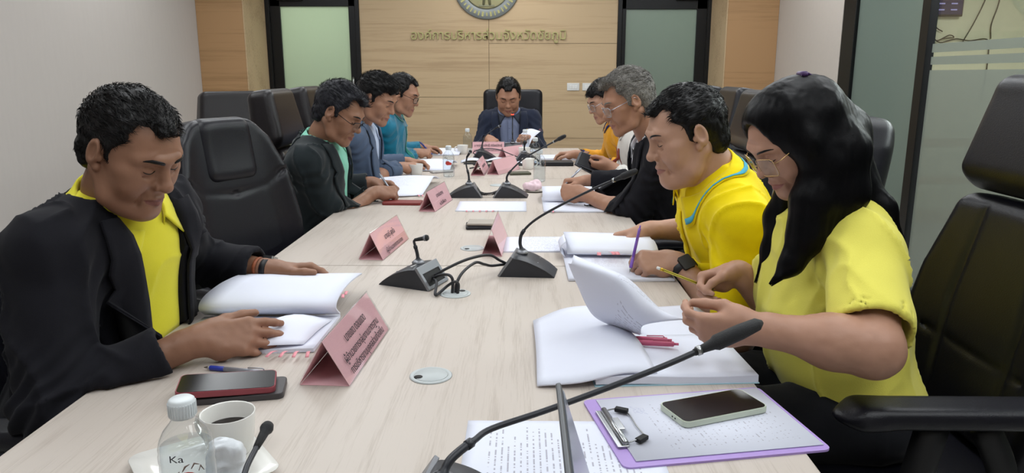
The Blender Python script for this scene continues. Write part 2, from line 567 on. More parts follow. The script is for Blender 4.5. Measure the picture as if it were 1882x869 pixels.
def head_vq(p, neck_to, h):
    """head and neck in head coordinates: x right, y forward, z up"""
    w = p.get('w', 1.0); fat = p.get('fat', 1.0); jaw = p.get('jaw', 1.0); ns = p.get('nose', 1.0); ch = p.get('chin', 1.0)
    nt = np.array(neck_to, float)
    lo = np.minimum([-.105 * w, -.135, -.15], nt - .085); hi = np.maximum([.105 * w, .14, .135], nt + .085)
    f = Field(lo, hi, h)
    X = lambda x: x * w
    f.ell((0, -.018, .035), (.075 * w, .094, .081), k=0)
    f.ell((0, .02, .012), (.066 * w, .070, .07), k=.03)
    f.ell((0, .028, -.045), (.054 * w * fat, .05, .062), k=.03)
    f.path([(0, -.03, -.03), tuple(nt * .5 + np.array([0, -.02, -.02])), tuple(nt)], [.050 * w, .052 * p.get('neck', 1.0), .059 * p.get('neck', 1.0)], k=.03)
    for s in (-1, 1):
        f.path([(s * X(.056), -.014, -.042), (s * X(.047) * jaw, .02, -.084), (s * .014, .068, -.103)], [.018, .016 * fat, .016], k=.025)
        f.ell((s * X(.037), .053, -.038), (.027 * fat, .025, .030), k=.026)
        f.ell((s * X(.052), .047, -.010), (.018, .02, .014), k=.02)
    f.ell((0, .073 + .004 * (ch - 1), -.102), (.021, .016, .015 * ch), k=.016)
    if p.get('jowl', 0):
        f.ell((0, .035, -.108), (.045, .04, .022 * p['jowl']), k=.03)
    f.path([(-X(.05), .064, .022), (-.026, .081, .025), (0, .083, .021), (.026, .081, .025), (X(.05), .064, .022)], [.007, .0085, .007, .0085, .007], k=.018)
    for s in (-1, 1):
        f.ell((s * .032, .094, .003), (.021, .016, .012), k=.016, op='sub')
        f.ell((s * .032, .0705, .001), (.0155, .0135, .0125), k=.004)
        f.path([(s * .018, .083, .0105), (s * .032, .0865, .0125), (s * .046, .076, .0095)], [.0012] * 3, k=.004, op='sub')
        f.path([(s * .019, .084, -.0125), (s * .032, .083, -.0155), (s * .044, .073, -.0125)], [.0012] * 3, k=.006, op='sub')
    f.cap((0, .080, .014), (0, .1 * (1 + .03 * (ns - 1)), -.026), .0075, .0105 * ns, k=.012)
    f.ell((0, .102, -.031), (.013 * ns, .0115 * ns, .0105 * ns), k=.008)
    for s in (-1, 1):
        f.ell((s * .0145 * ns, .0905, -.0345), (.009 * ns, .0105, .0088), k=.006)
        f.ell((s * .0075 * ns, .099, -.0425), (.0042, .0065, .0035), k=.003, op='sub')
    f.ell((0, .068, -.068), (.031, .022, .027), k=.02)
    for s in (-1, 1):
        f.path([(s * .020, .0915, -.034), (s * .030, .081, -.058), (s * .033, .070, -.080)], [.0022] * 3, k=.012, op='sub')
    f.path([(-.024, .0785, -.0690), (-.010, .0895, -.0632), (0, .0908, -.0648), (.010, .0895, -.0632), (.024, .0785, -.0690)], [.0025, .0046, .0042, .0046, .0025], k=.005)
    f.path([(-.021, .0785, -.0715), (0, .0890, -.0762), (.021, .0785, -.0715)], [.0026, .0058, .0026], k=.006)
    f.path([(-.026, .0815, -.0705), (-.012, .0935, -.0694), (0, .0965, -.0702), (.012, .0935, -.0694), (.026, .0815, -.0705)], [.0016] * 5, k=.003, op='sub')
    for s in (-1, 1):
        R = rotm(-12, 0, s * -18)
        f.ell((s * X(.079), -.014, .002), (.0085, .019, .031), R, k=.006)
        f.ell((s * X(.0865), -.010, .006), (.0065, .0115, .019), R, k=.004, op='sub')
        f.ell((s * X(.0755), -.003, -.026), (.007, .009, .011), k=.005)
        f.ell((s * X(.0775), .004, -.004), (.005, .005, .008), k=.005)
    V, Q = f.mesh(1)
    return V, Q

def lip_weight(V):
    x, y, z = V[:, 0], V[:, 1], V[:, 2]
    zc = -.0698; top = .0085 * np.sqrt(np.clip(1 - (x / .0265) ** 2, 0, 1)); bot = .0105 * np.sqrt(np.clip(1 - (x / .0245) ** 2, 0, 1))
    d = np.where(z > zc, (z - zc) / np.maximum(top, 1e-4), (zc - z) / np.maximum(bot, 1e-4))
    w = np.clip((1.05 - d) / .25, 0, 1) * (np.abs(x) < .0265) * (y > .06)
    return w

def face_ray(bvh, x, z, y0=.25, off=.0):
    hit = bvh.ray_cast(Vector((x, y0, z)), Vector((0, -1, 0)))
    if hit[0] is None: return None
    return hit[0] + hit[1] * off

def short_hair(p, h, rng):
    """cap of short hair in head coordinates"""
    w = p.get('w', 1.0); up = p.get('hup', .012); fr = p.get('hairline', 0.0); tmp = p.get('temple', .0)
    f = Field((-.11, -.15, -.12), (.11, .13, .17), h)
    side = p.get('side', .006)
    f.ell((0, -.019, .035), (.075 * w + side, .094 + side + .002, .081 + up), k=0)
    f.ell((0, .022, .030), (.069 * w + side * .6, .072 + .006, .06 + up), k=.03)
    if p.get('quiff'):
        f.ell((p.get('qx', 0), .05, .092), (.05, .035, .02 * p['quiff']), k=.03)
    # nape
    f.ell((0, -.065, -.035), (.058 * w, .045, .05), k=.03)
    # face opening
    f.ell((0, .098, -.012), (.066 * w, .062, .090 + fr), k=.006, op='sub')
    f.ell((0, .13, .0), (.12, .078, .083 + fr), k=.006, op='sub')
    for s in (-1, 1):
        f.ell((s * .064 * w, .074, .034), (.03, .034, .034 + tmp * .6), k=.006, op='sub')
        if tmp: f.ell((s * .048 * w, .074, .074), (.026, .035, .02 + tmp), k=.008, op='sub')
        f.ell((s * .080 * w, .064, .000), (.034, .046 + .006 * p.get('sb', 0), .056 + tmp * .5), k=.006, op='sub')
        f.ell((s * .088 * w, -.012, -.004), (.020, .020, .032), k=.006, op='sub')
        f.ell((s * .08 * w, .03, -.055), (.06, .05, .05), k=.008, op='sub')
        f.ell((s * .085 * w, -.02, -.065), (.04, .04, .04), k=.008, op='sub')
    f.fn(lambda X, Y, Z: Z + .072 + 0 * X + 0 * Y, (-.11, -.15, -.13), (.11, .15, -.072), 0.004, 'sub')
    f.ell((0, .01, -.09), (.09, .075, .05), k=.01, op='sub')
    V, Q = f.mesh(1)
    lab = np.arange(len(V))
    for _ in range(400):
        m_ = lab[Q].min(1); new = lab.copy()
        for i in range(4): np.minimum.at(new, Q[:, i], m_)
        new = np.minimum(new, new[new])
        if (new == lab).all(): break
        lab = new
    big = np.bincount(lab).argmax(); keep = lab == big
    Q = Q[keep[Q[:, 0]]]; ren = np.cumsum(keep) - 1; V = V[keep]; Q = ren[Q]
    N = normals(V, Q)
    V = V + N * (.0022 * fbm(V * np.array([130, 60, 60.]), 2, 3)[:, None] + .003 * noise(V * 32, 9)[:, None])
    # strands
    mb = MB()
    n = int(p.get('strands', 500) * 2.4)
    E_ = np.linalg.norm((V - np.array([0, -.015, .02])) / np.array([.072 * w, .09, .08]), axis=1)
    ok = np.where((V[:, 2] > -.045) & (E_ > 1.0) & (N[:, 1] < .8) & ~((V[:, 1] > .04) & (V[:, 2] < .066)))[0]
    L = p.get('slen', .024); comb = np.array(p.get('comb', (0.1, .9, -.1))); front = np.array(p.get('front', (0.1, .25, .9)))
    for i in rng.choice(ok, n):
        nr = N[i]; q = V[i]
        wf = min(1.0, max(0.0, (q[1] - .03) / .03))
        d = comb * (1 - wf) + front * wf + rng.normal(0, .2, 3)
        low = min(1.0, max(0.0, (.05 - q[2]) / .03))
        d = d * (1 - low) + np.array([0, -.45, -.9]) * low
        d = unit(d - nr * np.dot(d, nr))
        lift = p.get('lift', .25) * rng.uniform(.2, 1.2) * (1 - .8 * low)
        l = L * rng.uniform(.6, 1.25) * (1 - .45 * low)
        p0 = q - nr * .002; p1 = q + d * l * .5 + nr * l * .5 * lift; p2 = q + d * l + nr * l * (lift * .7 - .08)
        r = rng.uniform(.0005, .0011)
        mb.tube([p0, p1, p2], [r, r * .9, r * .1], n=3, cap=False)
    return V, Q, mb

def hand(f, W, fd, pn, side, curl=None, thumb=None, sc=1.0, spread=1.0):
    """a hand added to field f: wrist W, finger direction fd, palm normal pn (out of the palm); side +1 right, -1 left
    curl: four (mcp, pip, dip) bends in degrees, index to little; thumb: (across, bend) """
    W = np.asarray(W, float); fd = unit(fd); pn = np.asarray(pn, float); pn = unit(pn - fd * np.dot(pn, fd))
    t = -np.cross(pn, fd) * side           # towards the thumb
    if curl is None: curl = [(25, 30, 15)] * 4
    if thumb is None: thumb = (0.5, 20)
    S = sc
    kn = [(.094, .029), (.097, .0095), (.092, -.0095), (.083, -.0265)]
    ln = [.070, .078, .073, .057]
    rr = [.0092, .0094, .0090, .0078]
    # palm
    for i, (a, b) in enumerate(kn):
        K = W + fd * a * S + t * b * S - pn * .004 * S
        base = W + fd * .012 * S + t * b * .55 * S
        f.cap(base, K, .0150 * S, (rr[i] + .0028) * S, k=.014 * S)
    f.ell(W + fd * .035 * S + t * .020 * S + pn * .010 * S, (.021 * S,) * 3, k=.016 * S)
    f.ell(W + fd * .045 * S - t * .022 * S + pn * .008 * S, (.018 * S,) * 3, k=.016 * S)
    tips = []
    for i, (a, b) in enumerate(kn):
        K = W + fd * a * S + t * b * S - pn * .003 * S
        ang = 0; P = K
        sp = (b / .03) * .10 * spread
        d0 = unit(fd + t * sp)
        seg = [ln[i] * x * S for x in (.46, .30, .24)]
        r0 = rr[i] * S
        for j in range(3):
            ang += math.radians(curl[i][j])
            d = unit(d0 * math.cos(ang) + pn * math.sin(ang))
            P2 = P + d * seg[j]
            ra, rb = r0 * (1, .93, .86)[j], r0 * (.93, .86, .72)[j]
            f.cap(P, P2, ra, rb, k=.0035 * S if j else .007 * S)
            P = P2
        tips.append(P)
    ac, bd = thumb
    T0 = W + fd * .022 * S + t * .022 * S + pn * .008 * S
    T1 = W + fd * .055 * S + t * (.030 + .020 * ac) * S + pn * (.014 + .016 * (1 - ac)) * S
    d1 = unit(fd * .85 + t * (.55 * ac - .15) + pn * .35 * (1 - ac))
    T2 = T1 + d1 * .033 * S
    d2 = unit(d1 + (pn * .3 - t) * math.sin(math.radians(bd)))
    T3 = T2 + d2 * .025 * S
    f.cap(T0, T1, .0150 * S, .0120 * S, k=.014 * S)
    f.cap(T1, T2, .0112 * S, .0102 * S, k=.006 * S)
    f.cap(T2, T3, .0104 * S, .0080 * S, k=.004 * S)
    tips.append(T3)
    return tips

GRIP = [(52, 50, 30), (58, 55, 30), (62, 58, 30), (66, 58, 30)]
PINCH = [(55, 45, 18), (62, 52, 25), (66, 60, 30), (70, 60, 30)]
FLAT = [(12, 18, 10), (14, 20, 10), (16, 22, 12), (20, 25, 14)]
REST = [(28, 32, 18), (32, 36, 20), (38, 38, 20), (44, 38, 22)]
FIST = [(75, 85, 50), (78, 88, 50), (80, 88, 50), (82, 86, 50)]

class Person:
    """frame: x right, y forward (to the table), z up; base on the floor under the hips"""
    def __init__(s, base, face, label, head, head_rot, neck, hip_z=.57, sc=1.0, sh_yaw=0.0, hp=None, skin=None, res=1.0, sh_w=.175, hsc=1.0, armk=1.0, drop=.058):
        s.face = face; s.sc = sc; s.res = res
        s.root = empty('person', (base[0], base[1], 0), label, 'person', rz=math.radians(face))
        s.A = rotm(0, 0, face); s.B = np.array([base[0], base[1], 0.0])
        s.Hd = s.loc(head); s.N = s.loc(neck); s.H = np.array([0, 0, hip_z])
        s.HR = rotm(0, 0, head_rot[0]) @ rotm(head_rot[1], 0, 0) @ rotm(0, head_rot[2], 0)
        a = unit(s.N - s.H); x = rotm(0, 0, sh_yaw) @ np.array([1., 0, 0]); x = unit(x - a * np.dot(x, a))
        s.T = np.stack([x, np.cross(a, x), a], 1)      # columns right, front, up of the chest
        s.L = np.linalg.norm(s.N - s.H)
        s.S = {k: s.N + x * sd * sh_w * sc - a * drop * sc for k, sd in (('R', 1), ('L', -1))}
        s.E = {}; s.W = {}; s.hands = {}
        s.armk = armk; s.hsc = hsc; s.HS = s.HR * hsc
        s.hp = hp or {}; s.skin = skin
        s.rng = np.random.default_rng(abs(hash(label)) % 1000 if False else len(label) * 7 + int(base[1] * 100) % 97)
        s.edge = abs(base[0] + .775) if face == -90 else abs(base[0] - .425) if face == 90 else abs(base[1] - 5.72)
    def loc(s, p):
        return s.A.T @ (np.asarray(p, float) - s.B)
    def dirl(s, d):
        return s.A.T @ np.asarray(d, float)
    def t(s, x, y, z):
        return s.N + s.T @ np.array([x, y, z], float)
    def hd(s, v):
        return s.Hd + s.HS @ np.asarray(v, float)
    def arm(s, side, wrist, fd, pn, curl=None, thumb=None, elbow=None, pole=None, hs=1.0, spread=1.0):
        W = s.loc(wrist); S = s.S[side]; u, l = .285 * s.sc, .255 * s.sc
        if elbow is not None:
            E = s.loc(elbow)
        else:
            d = W - S; D = np.linalg.norm(d)
            dn = d / D
            if D >= (u + l) * .995: E = S + dn * u
            else:
                a = (u * u - l * l + D * D) / (2 * D); hgt = math.sqrt(max(u * u - a * a, 0))
                pv = np.array(pole if pole is not None else ((1 if side == 'R' else -1) * .7, -.4, -.8), float)
                pv = unit(pv - dn * np.dot(pv, dn))
                E = S + dn * a + pv * hgt
        s.E[side] = E; s.W[side] = W
        s.hands[side] = (W, s.dirl(fd), s.dirl(pn), curl, thumb, hs, spread)
    # ---- fields
    def torso(s, f, e, belly=1.0, bust=0.0, k=.05, pelvis=True):
        H, a, T, L, sc = s.H, s.T[:, 2], s.T, s.L, s.sc
        f.ell(H + a * L * .70 + T[:, 1] * .005, (.160 * sc + e, .108 * sc + e, .175 * sc + e), T, k=k)
        f.ell(H + a * L * .36 + T[:, 1] * (.015 + .05 * (belly - 1)), (.150 * sc * (1 + .3 * (belly - 1)) + e, .108 * sc * belly + e, .17 * sc + e), T, k=k)
        if pelvis:
            f.ell(H + np.array([0, .01, .0]), (.170 * sc + e, .125 * sc + e, .12 * sc + e), k=k)
        if bust:
            for sx in (-1, 1):
                f.ell(s.t(sx * .075, .085, -.20), (.075 + e, .065 * bust + e, .075 + e), T, k=.05)
        for sd in ('R', 'L'):
            sx = 1 if sd == 'R' else -1
            f.cap(s.t(sx * .05, -.01, -.045), s.S[sd], .048 * sc + e, .050 * sc + e, k=k)
            f.cap(s.t(sx * .02, -.018, -.006), s.S[sd] + T[:, 2] * .010, .036 * sc + e * .4, .032 * sc + e * .6, k=.04)
    def sleeve(s, f, sd, e, upto=1.0, k=.03, r=(.055, .045, .033), end=None):
        S, E, W = s.S[sd], s.E[sd], s.W[sd]; sc = s.sc
        ru, re, rw = [x * sc + e for x in r]
        if upto <= 1.0:           # short sleeve, fraction of the upper arm
            P = S + (E - S) * upto
            f.cap(S, P + unit(E - S) * .04, ru, ru * .98, k=k)
            d = unit(E - S)
        else:
            f.cap(S, E, ru, re, k=k)
            P = W - unit(W - E) * (end if end is not None else .03)
            f.cap(E, P + unit(W - E) * .05, re, rw, k=k)
            d = unit(W - E)
        f.fn(lambda X, Y, Z: np.maximum(-((X - P[0]) * d[0] + (Y - P[1]) * d[1] + (Z - P[2]) * d[2]),
             np.sqrt((X - P[0]) ** 2 + (Y - P[1]) ** 2 + (Z - P[2]) ** 2) - .11), P - .12, P + .12, .003, 'sub')
        return P, d
    def table(s, f, z=.7535):
        e = s.edge - .003
        lo = f.lo; hi = f.lo + f.h * f.n
        if hi[1] > e and lo[2] < z:
            f.fn(lambda X, Y, Z: np.maximum(e - Y, Z - z) + 0 * X, (lo[0], e, lo[2]), (hi[0], hi[1], z), .003, 'sub')
    def off_table(s, V, z=.7535):
        e = s.edge - .004
        m = (V[:, 1] > e) & (V[:, 2] < z)
        up = m & ((z - V[:, 2]) < (V[:, 1] - e)); bk = m & ~up
        V[up, 2] = z; V[bk, 1] = e
        return V
    def bounds(s, pts, m):
        P = np.array(pts)
        return P.min(0) - m, P.max(0) + m
    def folds(s, V, Q, amp=.004, freq=8.0, elbows=True, seed=1, el_amp=.008):
        N = normals(V, Q)
        w = np.array([1.0, 1.0, .45])
        d = amp * (1.5 * np.clip(ridged(V * freq * w + noise(V * 5, seed)[:, None] * .7, seed), 0, 1) ** 4 - .3 + .6 * noise(V * freq * 1.1, seed + 5))
        d += amp * 1.1 * np.clip(ridged(V @ s.T * np.array([freq * 1.7, freq * 1.5, freq * .7]) + .4 * noise(V * 9, seed + 2)[:, None], seed + 9), 0, 1) ** 5
        if elbows:
            for sd in s.E:
                S, E, W = s.S[sd], s.E[sd], s.W[sd]
                rel = V - E; dist = np.linalg.norm(rel, axis=1)
                ax = unit(W - S)
                ph = rel @ ax * 210 + 3.0 * noise(V * 16, seed + 20)
                if elbows == 'long': d += el_amp * np.sin(ph) * np.exp(-(dist / .085) ** 2)
                # creases at the armpit
                rel = V - (S - s.T[:, 2] * .04 + s.T[:, 1] * .04); dist = np.linalg.norm(rel, axis=1)
                ph = rel @ unit(s.T[:, 0] * (1 if sd == 'R' else -1) * .7 + s.T[:, 2] * .7) * 150 + 2.5 * noise(V * 13, seed + 31)
                d += el_amp * .7 * np.sin(ph) * np.exp(-(dist / .075) ** 2)
        for P_, d_ in getattr(s, '_ends', {}).values():
            d *= np.clip(np.linalg.norm(V - P_, axis=1) / .09 - .35, .12, 1)
        return V + N * d[:, None]
    # ---- pieces
    def make_body(s, arms=('R', 'L'), bare_from=0.0, torso_e=-.012):
        hres = (.0024 if s.res <= 1 else .0034 if s.res < 2 else .0045)
        neck_l = s.HR.T @ (s.N - s.T[:, 2] * .03 - s.Hd) / s.hsc
        V, Q = head_vq(s.hp, neck_l, hres)
        s.hV, s.hQ = V, Q
        s.hb = bvh_of(V, Q)
        lw = lip_weight(V)
        parts = [(V @ s.HS.T + s.Hd, Q)]; lws = [lw]
        pts = [s.H, s.N, s.S['R'], s.S['L']]
        lo, hi = s.bounds(pts, .22)
        f = Field(lo, hi, .012)
        s.torso(f, torso_e)
        parts.append(f.mesh(1)); lws.append(np.zeros(len(parts[-1][0])))
        s.tips = {}
        for sd in arms:
            S, E, W = s.S[sd], s.E[sd], s.W[sd]
            Wl, fd, pn, curl, th, hs, spd = s.hands[sd]
            start = S + (E - S) * bare_from
            lo, hi = s.bounds([start, E, W, W + unit(fd) * .18], .07)
            f = Field(lo, hi, .0030 if s.res <= 1 else .0036 if s.res < 2 else .0045)
            ak = s.armk
            f.cap(start, E, .047 * ak, .041 * ak, k=.02)
            M = E + (W - E) * .35
            f.cap(E, M, .041 * ak, .040 * ak, k=.03)
            f.cap(M, W, .039 * ak, .0250 * (1 + (ak - 1) * .4), k=.03)
            f.cap(W - unit(W - E) * .02, W + unit(fd) * .02, .0250 * (1 + (ak - 1) * .4), .022, k=.02)
            s.tips[sd] = hand(f, W, fd, pn, 1 if sd == 'R' else -1, curl, th, hs, spd)
            s.table(f, .7515)
            v, q = f.mesh(1)
            nn = normals(v, q)
            v = v + nn * (.0006 * noise(v * 90, 4))[:, None]
            parts.append((v, q)); lws.append(np.zeros(len(v)))
        V, Q = join_vq(parts)
        me = npmesh('body', V, Q)
        at = me.attributes.new('lip', 'FLOAT', 'POINT')
        lw = np.concatenate(lws).astype(np.float32)
        if len(me.vertices) == len(lw): at.data.foreach_set('value', lw)
        s.body = obj('body', me, s.skin, s.root)
        s.face_details()
    def face_details(s):
        b = s.hb
        brow = s.hp.get('brow', 1.0)
        for sx in (-1, 1):
            mbl = MB(); mbb = MB()
            pts = []
            for k in range(9):
                u = -1 + k / 4
                q = face_ray(b, sx * .032 + u * .0135, .001 - .0048 + .0035 * u * u, off=.0004)
                if q: pts.append(s.hd(q))
            if len(pts) > 3: mbl.tube(pts, [.0005] + [.0011] * (len(pts) - 2) + [.0005], n=5)
            pts = []
            for k in range(10):
                u = k / 9
                x = sx * (.013 + .040 * u); z = .0215 + .008 * math.sin(u * 2.4) - .002 * u
                q = face_ray(b, x, z, off=.0006)
                if q: pts.append(s.hd(q))
            if len(pts) > 3:
                rs = [.0022 * brow, .0032 * brow] + [.0034 * brow] * (len(pts) - 5) + [.0026 * brow, .0018 * brow, .0006]
                mbb.tube(pts, rs, n=6, flat=(s.HR @ np.array([0, 1, 0]), .45))
            mbl.build('eyelashes', M_LASH, s.root)
            mbb.build('eyebrow', s.hp.get('brow_mat', M_HAIR), s.root)
    def make_hair(s, m):
        V, Q, mb = short_hair(s.hp, .0032 if s.res <= 1 else .0042, s.rng)
        me = npmesh('hair', V @ s.HS.T + s.Hd, Q)
        sv = [s.hd(v) for v in mb.v]
        b = len(me.vertices)
        mb2 = MB()
        mb2.raw([tuple(v.co) for v in me.vertices], [tuple(p.vertices) for p in me.polygons])
        mb2.raw(sv, mb.f)
        bpy.data.meshes.remove(me)
        s.hair = mb2.build('hair', m, s.root)
    def make_top(s, name, m, e, long=True, belly=1.0, bust=0.0, vcut=None, cuff=.03, amp=.005, freq=7, h=.006, hem=None, pelvis=True, seed=1,
                 sleeve_r=(.052, .043, .033), short=.72, sl_e=None, el_amp=.008, extra=None, neck_r=.060):
        pts = [s.H, s.N] + [s.S[k] for k in s.S] + [s.E[k] for k in s.E] + ([s.W[k] for k in s.W] if long else [])
        lo, hi = s.bounds(pts, .12)
        lo[2] = min(lo[2], s.H[2] - .16); lo[1] = min(lo[1], s.H[1] - .2); hi[1] = max(hi[1], .26 + (belly - 1) * .3)
        lo[0] = min(lo[0], -.27); hi[0] = max(hi[0], .27)
        f = Field(lo, hi, h * (1 if s.res <= 1 else s.res * .85))
        s.torso(f, e, belly, bust, pelvis=pelvis)
        ends = {}
        for sd in s.E:
            ends[sd] = s.sleeve(f, sd, e if sl_e is None else sl_e, 2.0 if long else short, r=sleeve_r, end=cuff)
        if extra: extra(f)
        if hem is not None:
            zc = hem
            f.fn(lambda X, Y, Z: Z - zc + 0 * X + 0 * Y, (lo[0], lo[1], lo[2] - .1), (hi[0], hi[1], zc), .004, 'sub')
        # sleeve openings
        for sd, (P, d) in ends.items():
            rr = (sleeve_r[2] if long else sleeve_r[0]) * s.sc + (e if sl_e is None else sl_e) - .010
            f.cap(P - d * .018, P + d * .05, rr, k=.002, op='sub')
        if vcut is not None:
            wt, zb, wb = vcut          # half width at the neck, depth of the opening, half width at the bottom
            N = s.N; T = s.T.astype(np.float32)
            ca = math.cos(math.atan2(wt - wb, zb))
            def g(X, Y, Z):
                x = (X - N[0]) * T[0, 0] + (Y - N[1]) * T[1, 0] + (Z - N[2]) * T[2, 0]
                y = (X - N[0]) * T[0, 1] + (Y - N[1]) * T[1, 1] + (Z - N[2]) * T[2, 1]
                z = (X - N[0]) * T[0, 2] + (Y - N[1]) * T[1, 2] + (Z - N[2]) * T[2, 2]
                w = wb + (wt - wb) * np.clip((z + zb) / zb, 0, 1.6)
                d = (np.abs(x) - w) * ca
                return np.maximum(np.maximum(d, -(y - .0)), -(z + zb) if wb == 0 else -(z + zb + .3))
            c = s.t(0, .15, -zb * .5)
            f.fn(g, c - .45, c + .45, .004, 'sub')
        # neck hole
        f.path([s.t(0, -.005, -.06), s.t(0, .0, .03), s.t(0, .01, .12)], [neck_r * .8, neck_r, neck_r * 1.3], k=.006, op='sub')
        s.table(f)
        V, Q = f.mesh(2)
        s._ends = ends
        V = s.off_table(s.folds(V, Q, amp, freq, 'long' if long else 'short', seed, el_amp))
        s._ends = {}
        s.tb = bvh_of(V, Q)
        s.ends = ends
        me = npmesh(name, V, Q)
        return obj(name, me, m, s.root)
    def chest_ray(s, x, z, off=.004, y0=.5):
        o = s.t(x, y0, z); d = -s.T[:, 1]
        h = s.tb.ray_cast(Vector(o), Vector(d))
        if h[0] is None: return None
        return np.array(h[0]) - d * off
    def patch(s, name, m, rows, off=.005, th=.004, parent=None, maxstep=.02):
        """a piece of cloth laid on the chest: rows of (x, z) in chest coordinates"""
        P = []; last = None
        for row in rows:
            r = []
            for x, z in row:
                q = s.chest_ray(x, z, off)
                if q is None: q = last if last is not None else s.t(x, .1, z)
                r.append(q); last = q
            P.append(r)
        P = np.array(P)
        mb = MB().grid(P, th)
        # make sure the outer side faces out
        return mb.build(name, m, parent or s.root)
    def lapels(s, m, vcut, width=.075, top=.0, button=None, wfall=.25):
        wt, zb, wb = vcut
        for sx in (-1, 1):
            rows = []
            n = 16
            for i in range(n + 1):
                u = i / n
                z = top - u * (zb + top) * .98
                xin = wb + (wt - wb) * min(max((z + zb) / zb, 0), 1.5) + .003
                notch = .25
                if u < notch - .02: wd = width * (.62 + .3 * u / notch)
                elif u < notch + .03: wd = width * (.72)
                else: wd = width * (1.08 - .95 * ((u - notch) / (1 - notch)) ** 1.25)
                rows.append([(sx * (xin + wd * j / 5), z + (0.012 * j / 5 if u > notch and u < notch + .15 else 0)) for j in range(6)][::sx])
            s.patch('lapel', m, rows, off=.008, th=.005)
    def collar(s, m, a=.066, b=.066, yo=.0, back=.045, front=.0, flap_b=.04, flap_f=.062, tmax=150, spread=.02, th=.003, name='collar', flare=.012, stripes=None, tilt=0.0, z0=0.0):
        """stand and fall collar around the neck"""
        nk = s.hp.get('neck', 1.0); T0 = s.T
        n0 = s.N - T0[:, 2] * .03
        nd = unit(s.hd((0, -.03, -.075)) - n0)
        Z = unit(.62 * nd + .38 * T0[:, 2]); Xx = unit(T0[:, 0] - Z * np.dot(T0[:, 0], Z)); Yy = np.cross(Z, Xx)
        O = n0 + nd * .034
        rb = .0585 * nk * s.hsc
        a = rb + .007 + (a - .066); b = rb + .007 + (b - .066); yo = yo - .006
        st = lambda x, y, z: O + Xx * x + Yy * y + Z * z
        rows = []; n = 40
        for i in range(n + 1):
            th_ = math.radians(-tmax + 2 * tmax * i / n)
            c = (1 - math.cos(th_)) / 2          # 0 at the back, 1 at the front
            x = math.sin(th_) * a; y = -math.cos(th_) * b + yo + c * .012
            zt = z0 + back + (front - back) * c ** 1.1
            fl = flap_b + (flap_f - flap_b) * max(0, (c - .35) / .65) ** 1.5
            ox, oy = math.sin(th_), -math.cos(th_)
            row = []
            for r, z in ((0.0, -.035), (0.0, -.006), (.003, 0.0), (.0065, -.002), (.010 + flare * .3, -fl * .45), (.012 + flare, -fl)):
                g = max(0, (c - .5) * 2) if z < -.01 and r > .005 else 0
                row.append(st(x + ox * r + (1 if x > 0 else -1) * spread * g * (-z / .06), y + oy * r * (1 if oy < 0 else .8) + tilt * z, zt + z))
            for k in (3, 4, 5):
                q = s.tb.find_nearest(Vector(row[k]))
                if q[0] is not None:
                    dd = np.dot(row[k] - np.array(q[0]), np.array(q[1]))
                    if dd < .004 + .001 * (k - 3): row[k] = row[k] + np.array(q[1]) * min(.05, .004 + .001 * (k - 3) - dd)
            rows.append(row)
        P = np.array(rows)
        for k in (4, 5):
            for _ in range(3): P[1:-1, k] = .5 * P[1:-1, k] + .25 * (P[:-2, k] + P[2:, k])
            for i in range(n + 1):
                q = s.tb.find_nearest(Vector(P[i, k]))
                if q[0] is not None:
                    dd = np.dot(P[i, k] - np.array(q[0]), np.array(q[1]))
                    if dd < .006: P[i, k] += np.array(q[1]) * min(.03, .006 - dd)
        o = MB().grid(P, -th).build(name, m, s.root)
        if stripes is not None:
            n_ = np.cross(np.gradient(P, axis=0), np.gradient(P, axis=1)); n_ /= np.linalg.norm(n_, axis=2, keepdims=True) + 1e-12
            sg = np.sign((n_[:, 4:] * (P[:, 4:] - O)).sum()); A = P + n_ * sg * (th + .0012 if sg > 0 else .0012)
            for fr_, mm in stripes:
                Q_ = np.stack([A[:, 4] * (1 - f_) + A[:, 5] * f_ for f_ in fr_], 1)
                MB().grid(Q_, -.0006 * sg).build('collar_stripe', mm, o)
        return o
    def trousers(s, m, shoe_m, knee=.44, spread=.11, e=.012, res=.010):
        H = s.H; f = Field((-.34, -.22, .0), (.34, .68, H[2] + .14), res)
        f.ell(H + np.array([0, .01, -.02]), (.175 * s.sc + e, .13 * s.sc + e, .085), k=.04)
        for sx in (-1, 1):
            K = np.array([sx * spread, knee, H[2] - .03]); A_ = np.array([sx * spread, knee + .02, .10])
            f.cap(H + np.array([sx * .085, .03, -.01]), K, .080 * s.sc + e, .058 + e, k=.03)
            f.cap(K, A_, .056 + e, .045 + e, k=.02)
        f.plane((0, 0, .075), (0, 0, -1), (-.4, -.3, -.02), (.4, .8, .08))
        V, Q = f.mesh(2)
        V = s.folds(V, Q, .003, 9, False, 4)
        obj('trousers', npmesh('trousers', V, Q), m, s.root)
        for sx in (-1, 1):
            mb = Field((sx * spread - .07, knee - .08, -.01), (sx * spread + .07, knee + .24, .13), .007)
            mb.cap((sx * spread, knee - .01, .047), (sx * spread, knee + .15, .036), .042, .036, k=.02)
            mb.cap((sx * spread, knee + .01, .06), (sx * spread, knee + .02, .1), .04, .042, k=.02)
            mb.plane((0, 0, .004), (0, 0, -1), (-1, -1, -.03), (1, 1, .006))
            V, Q = mb.mesh(1)
            obj('shoe', npmesh('shoe', V, Q), shoe_m, s.root)
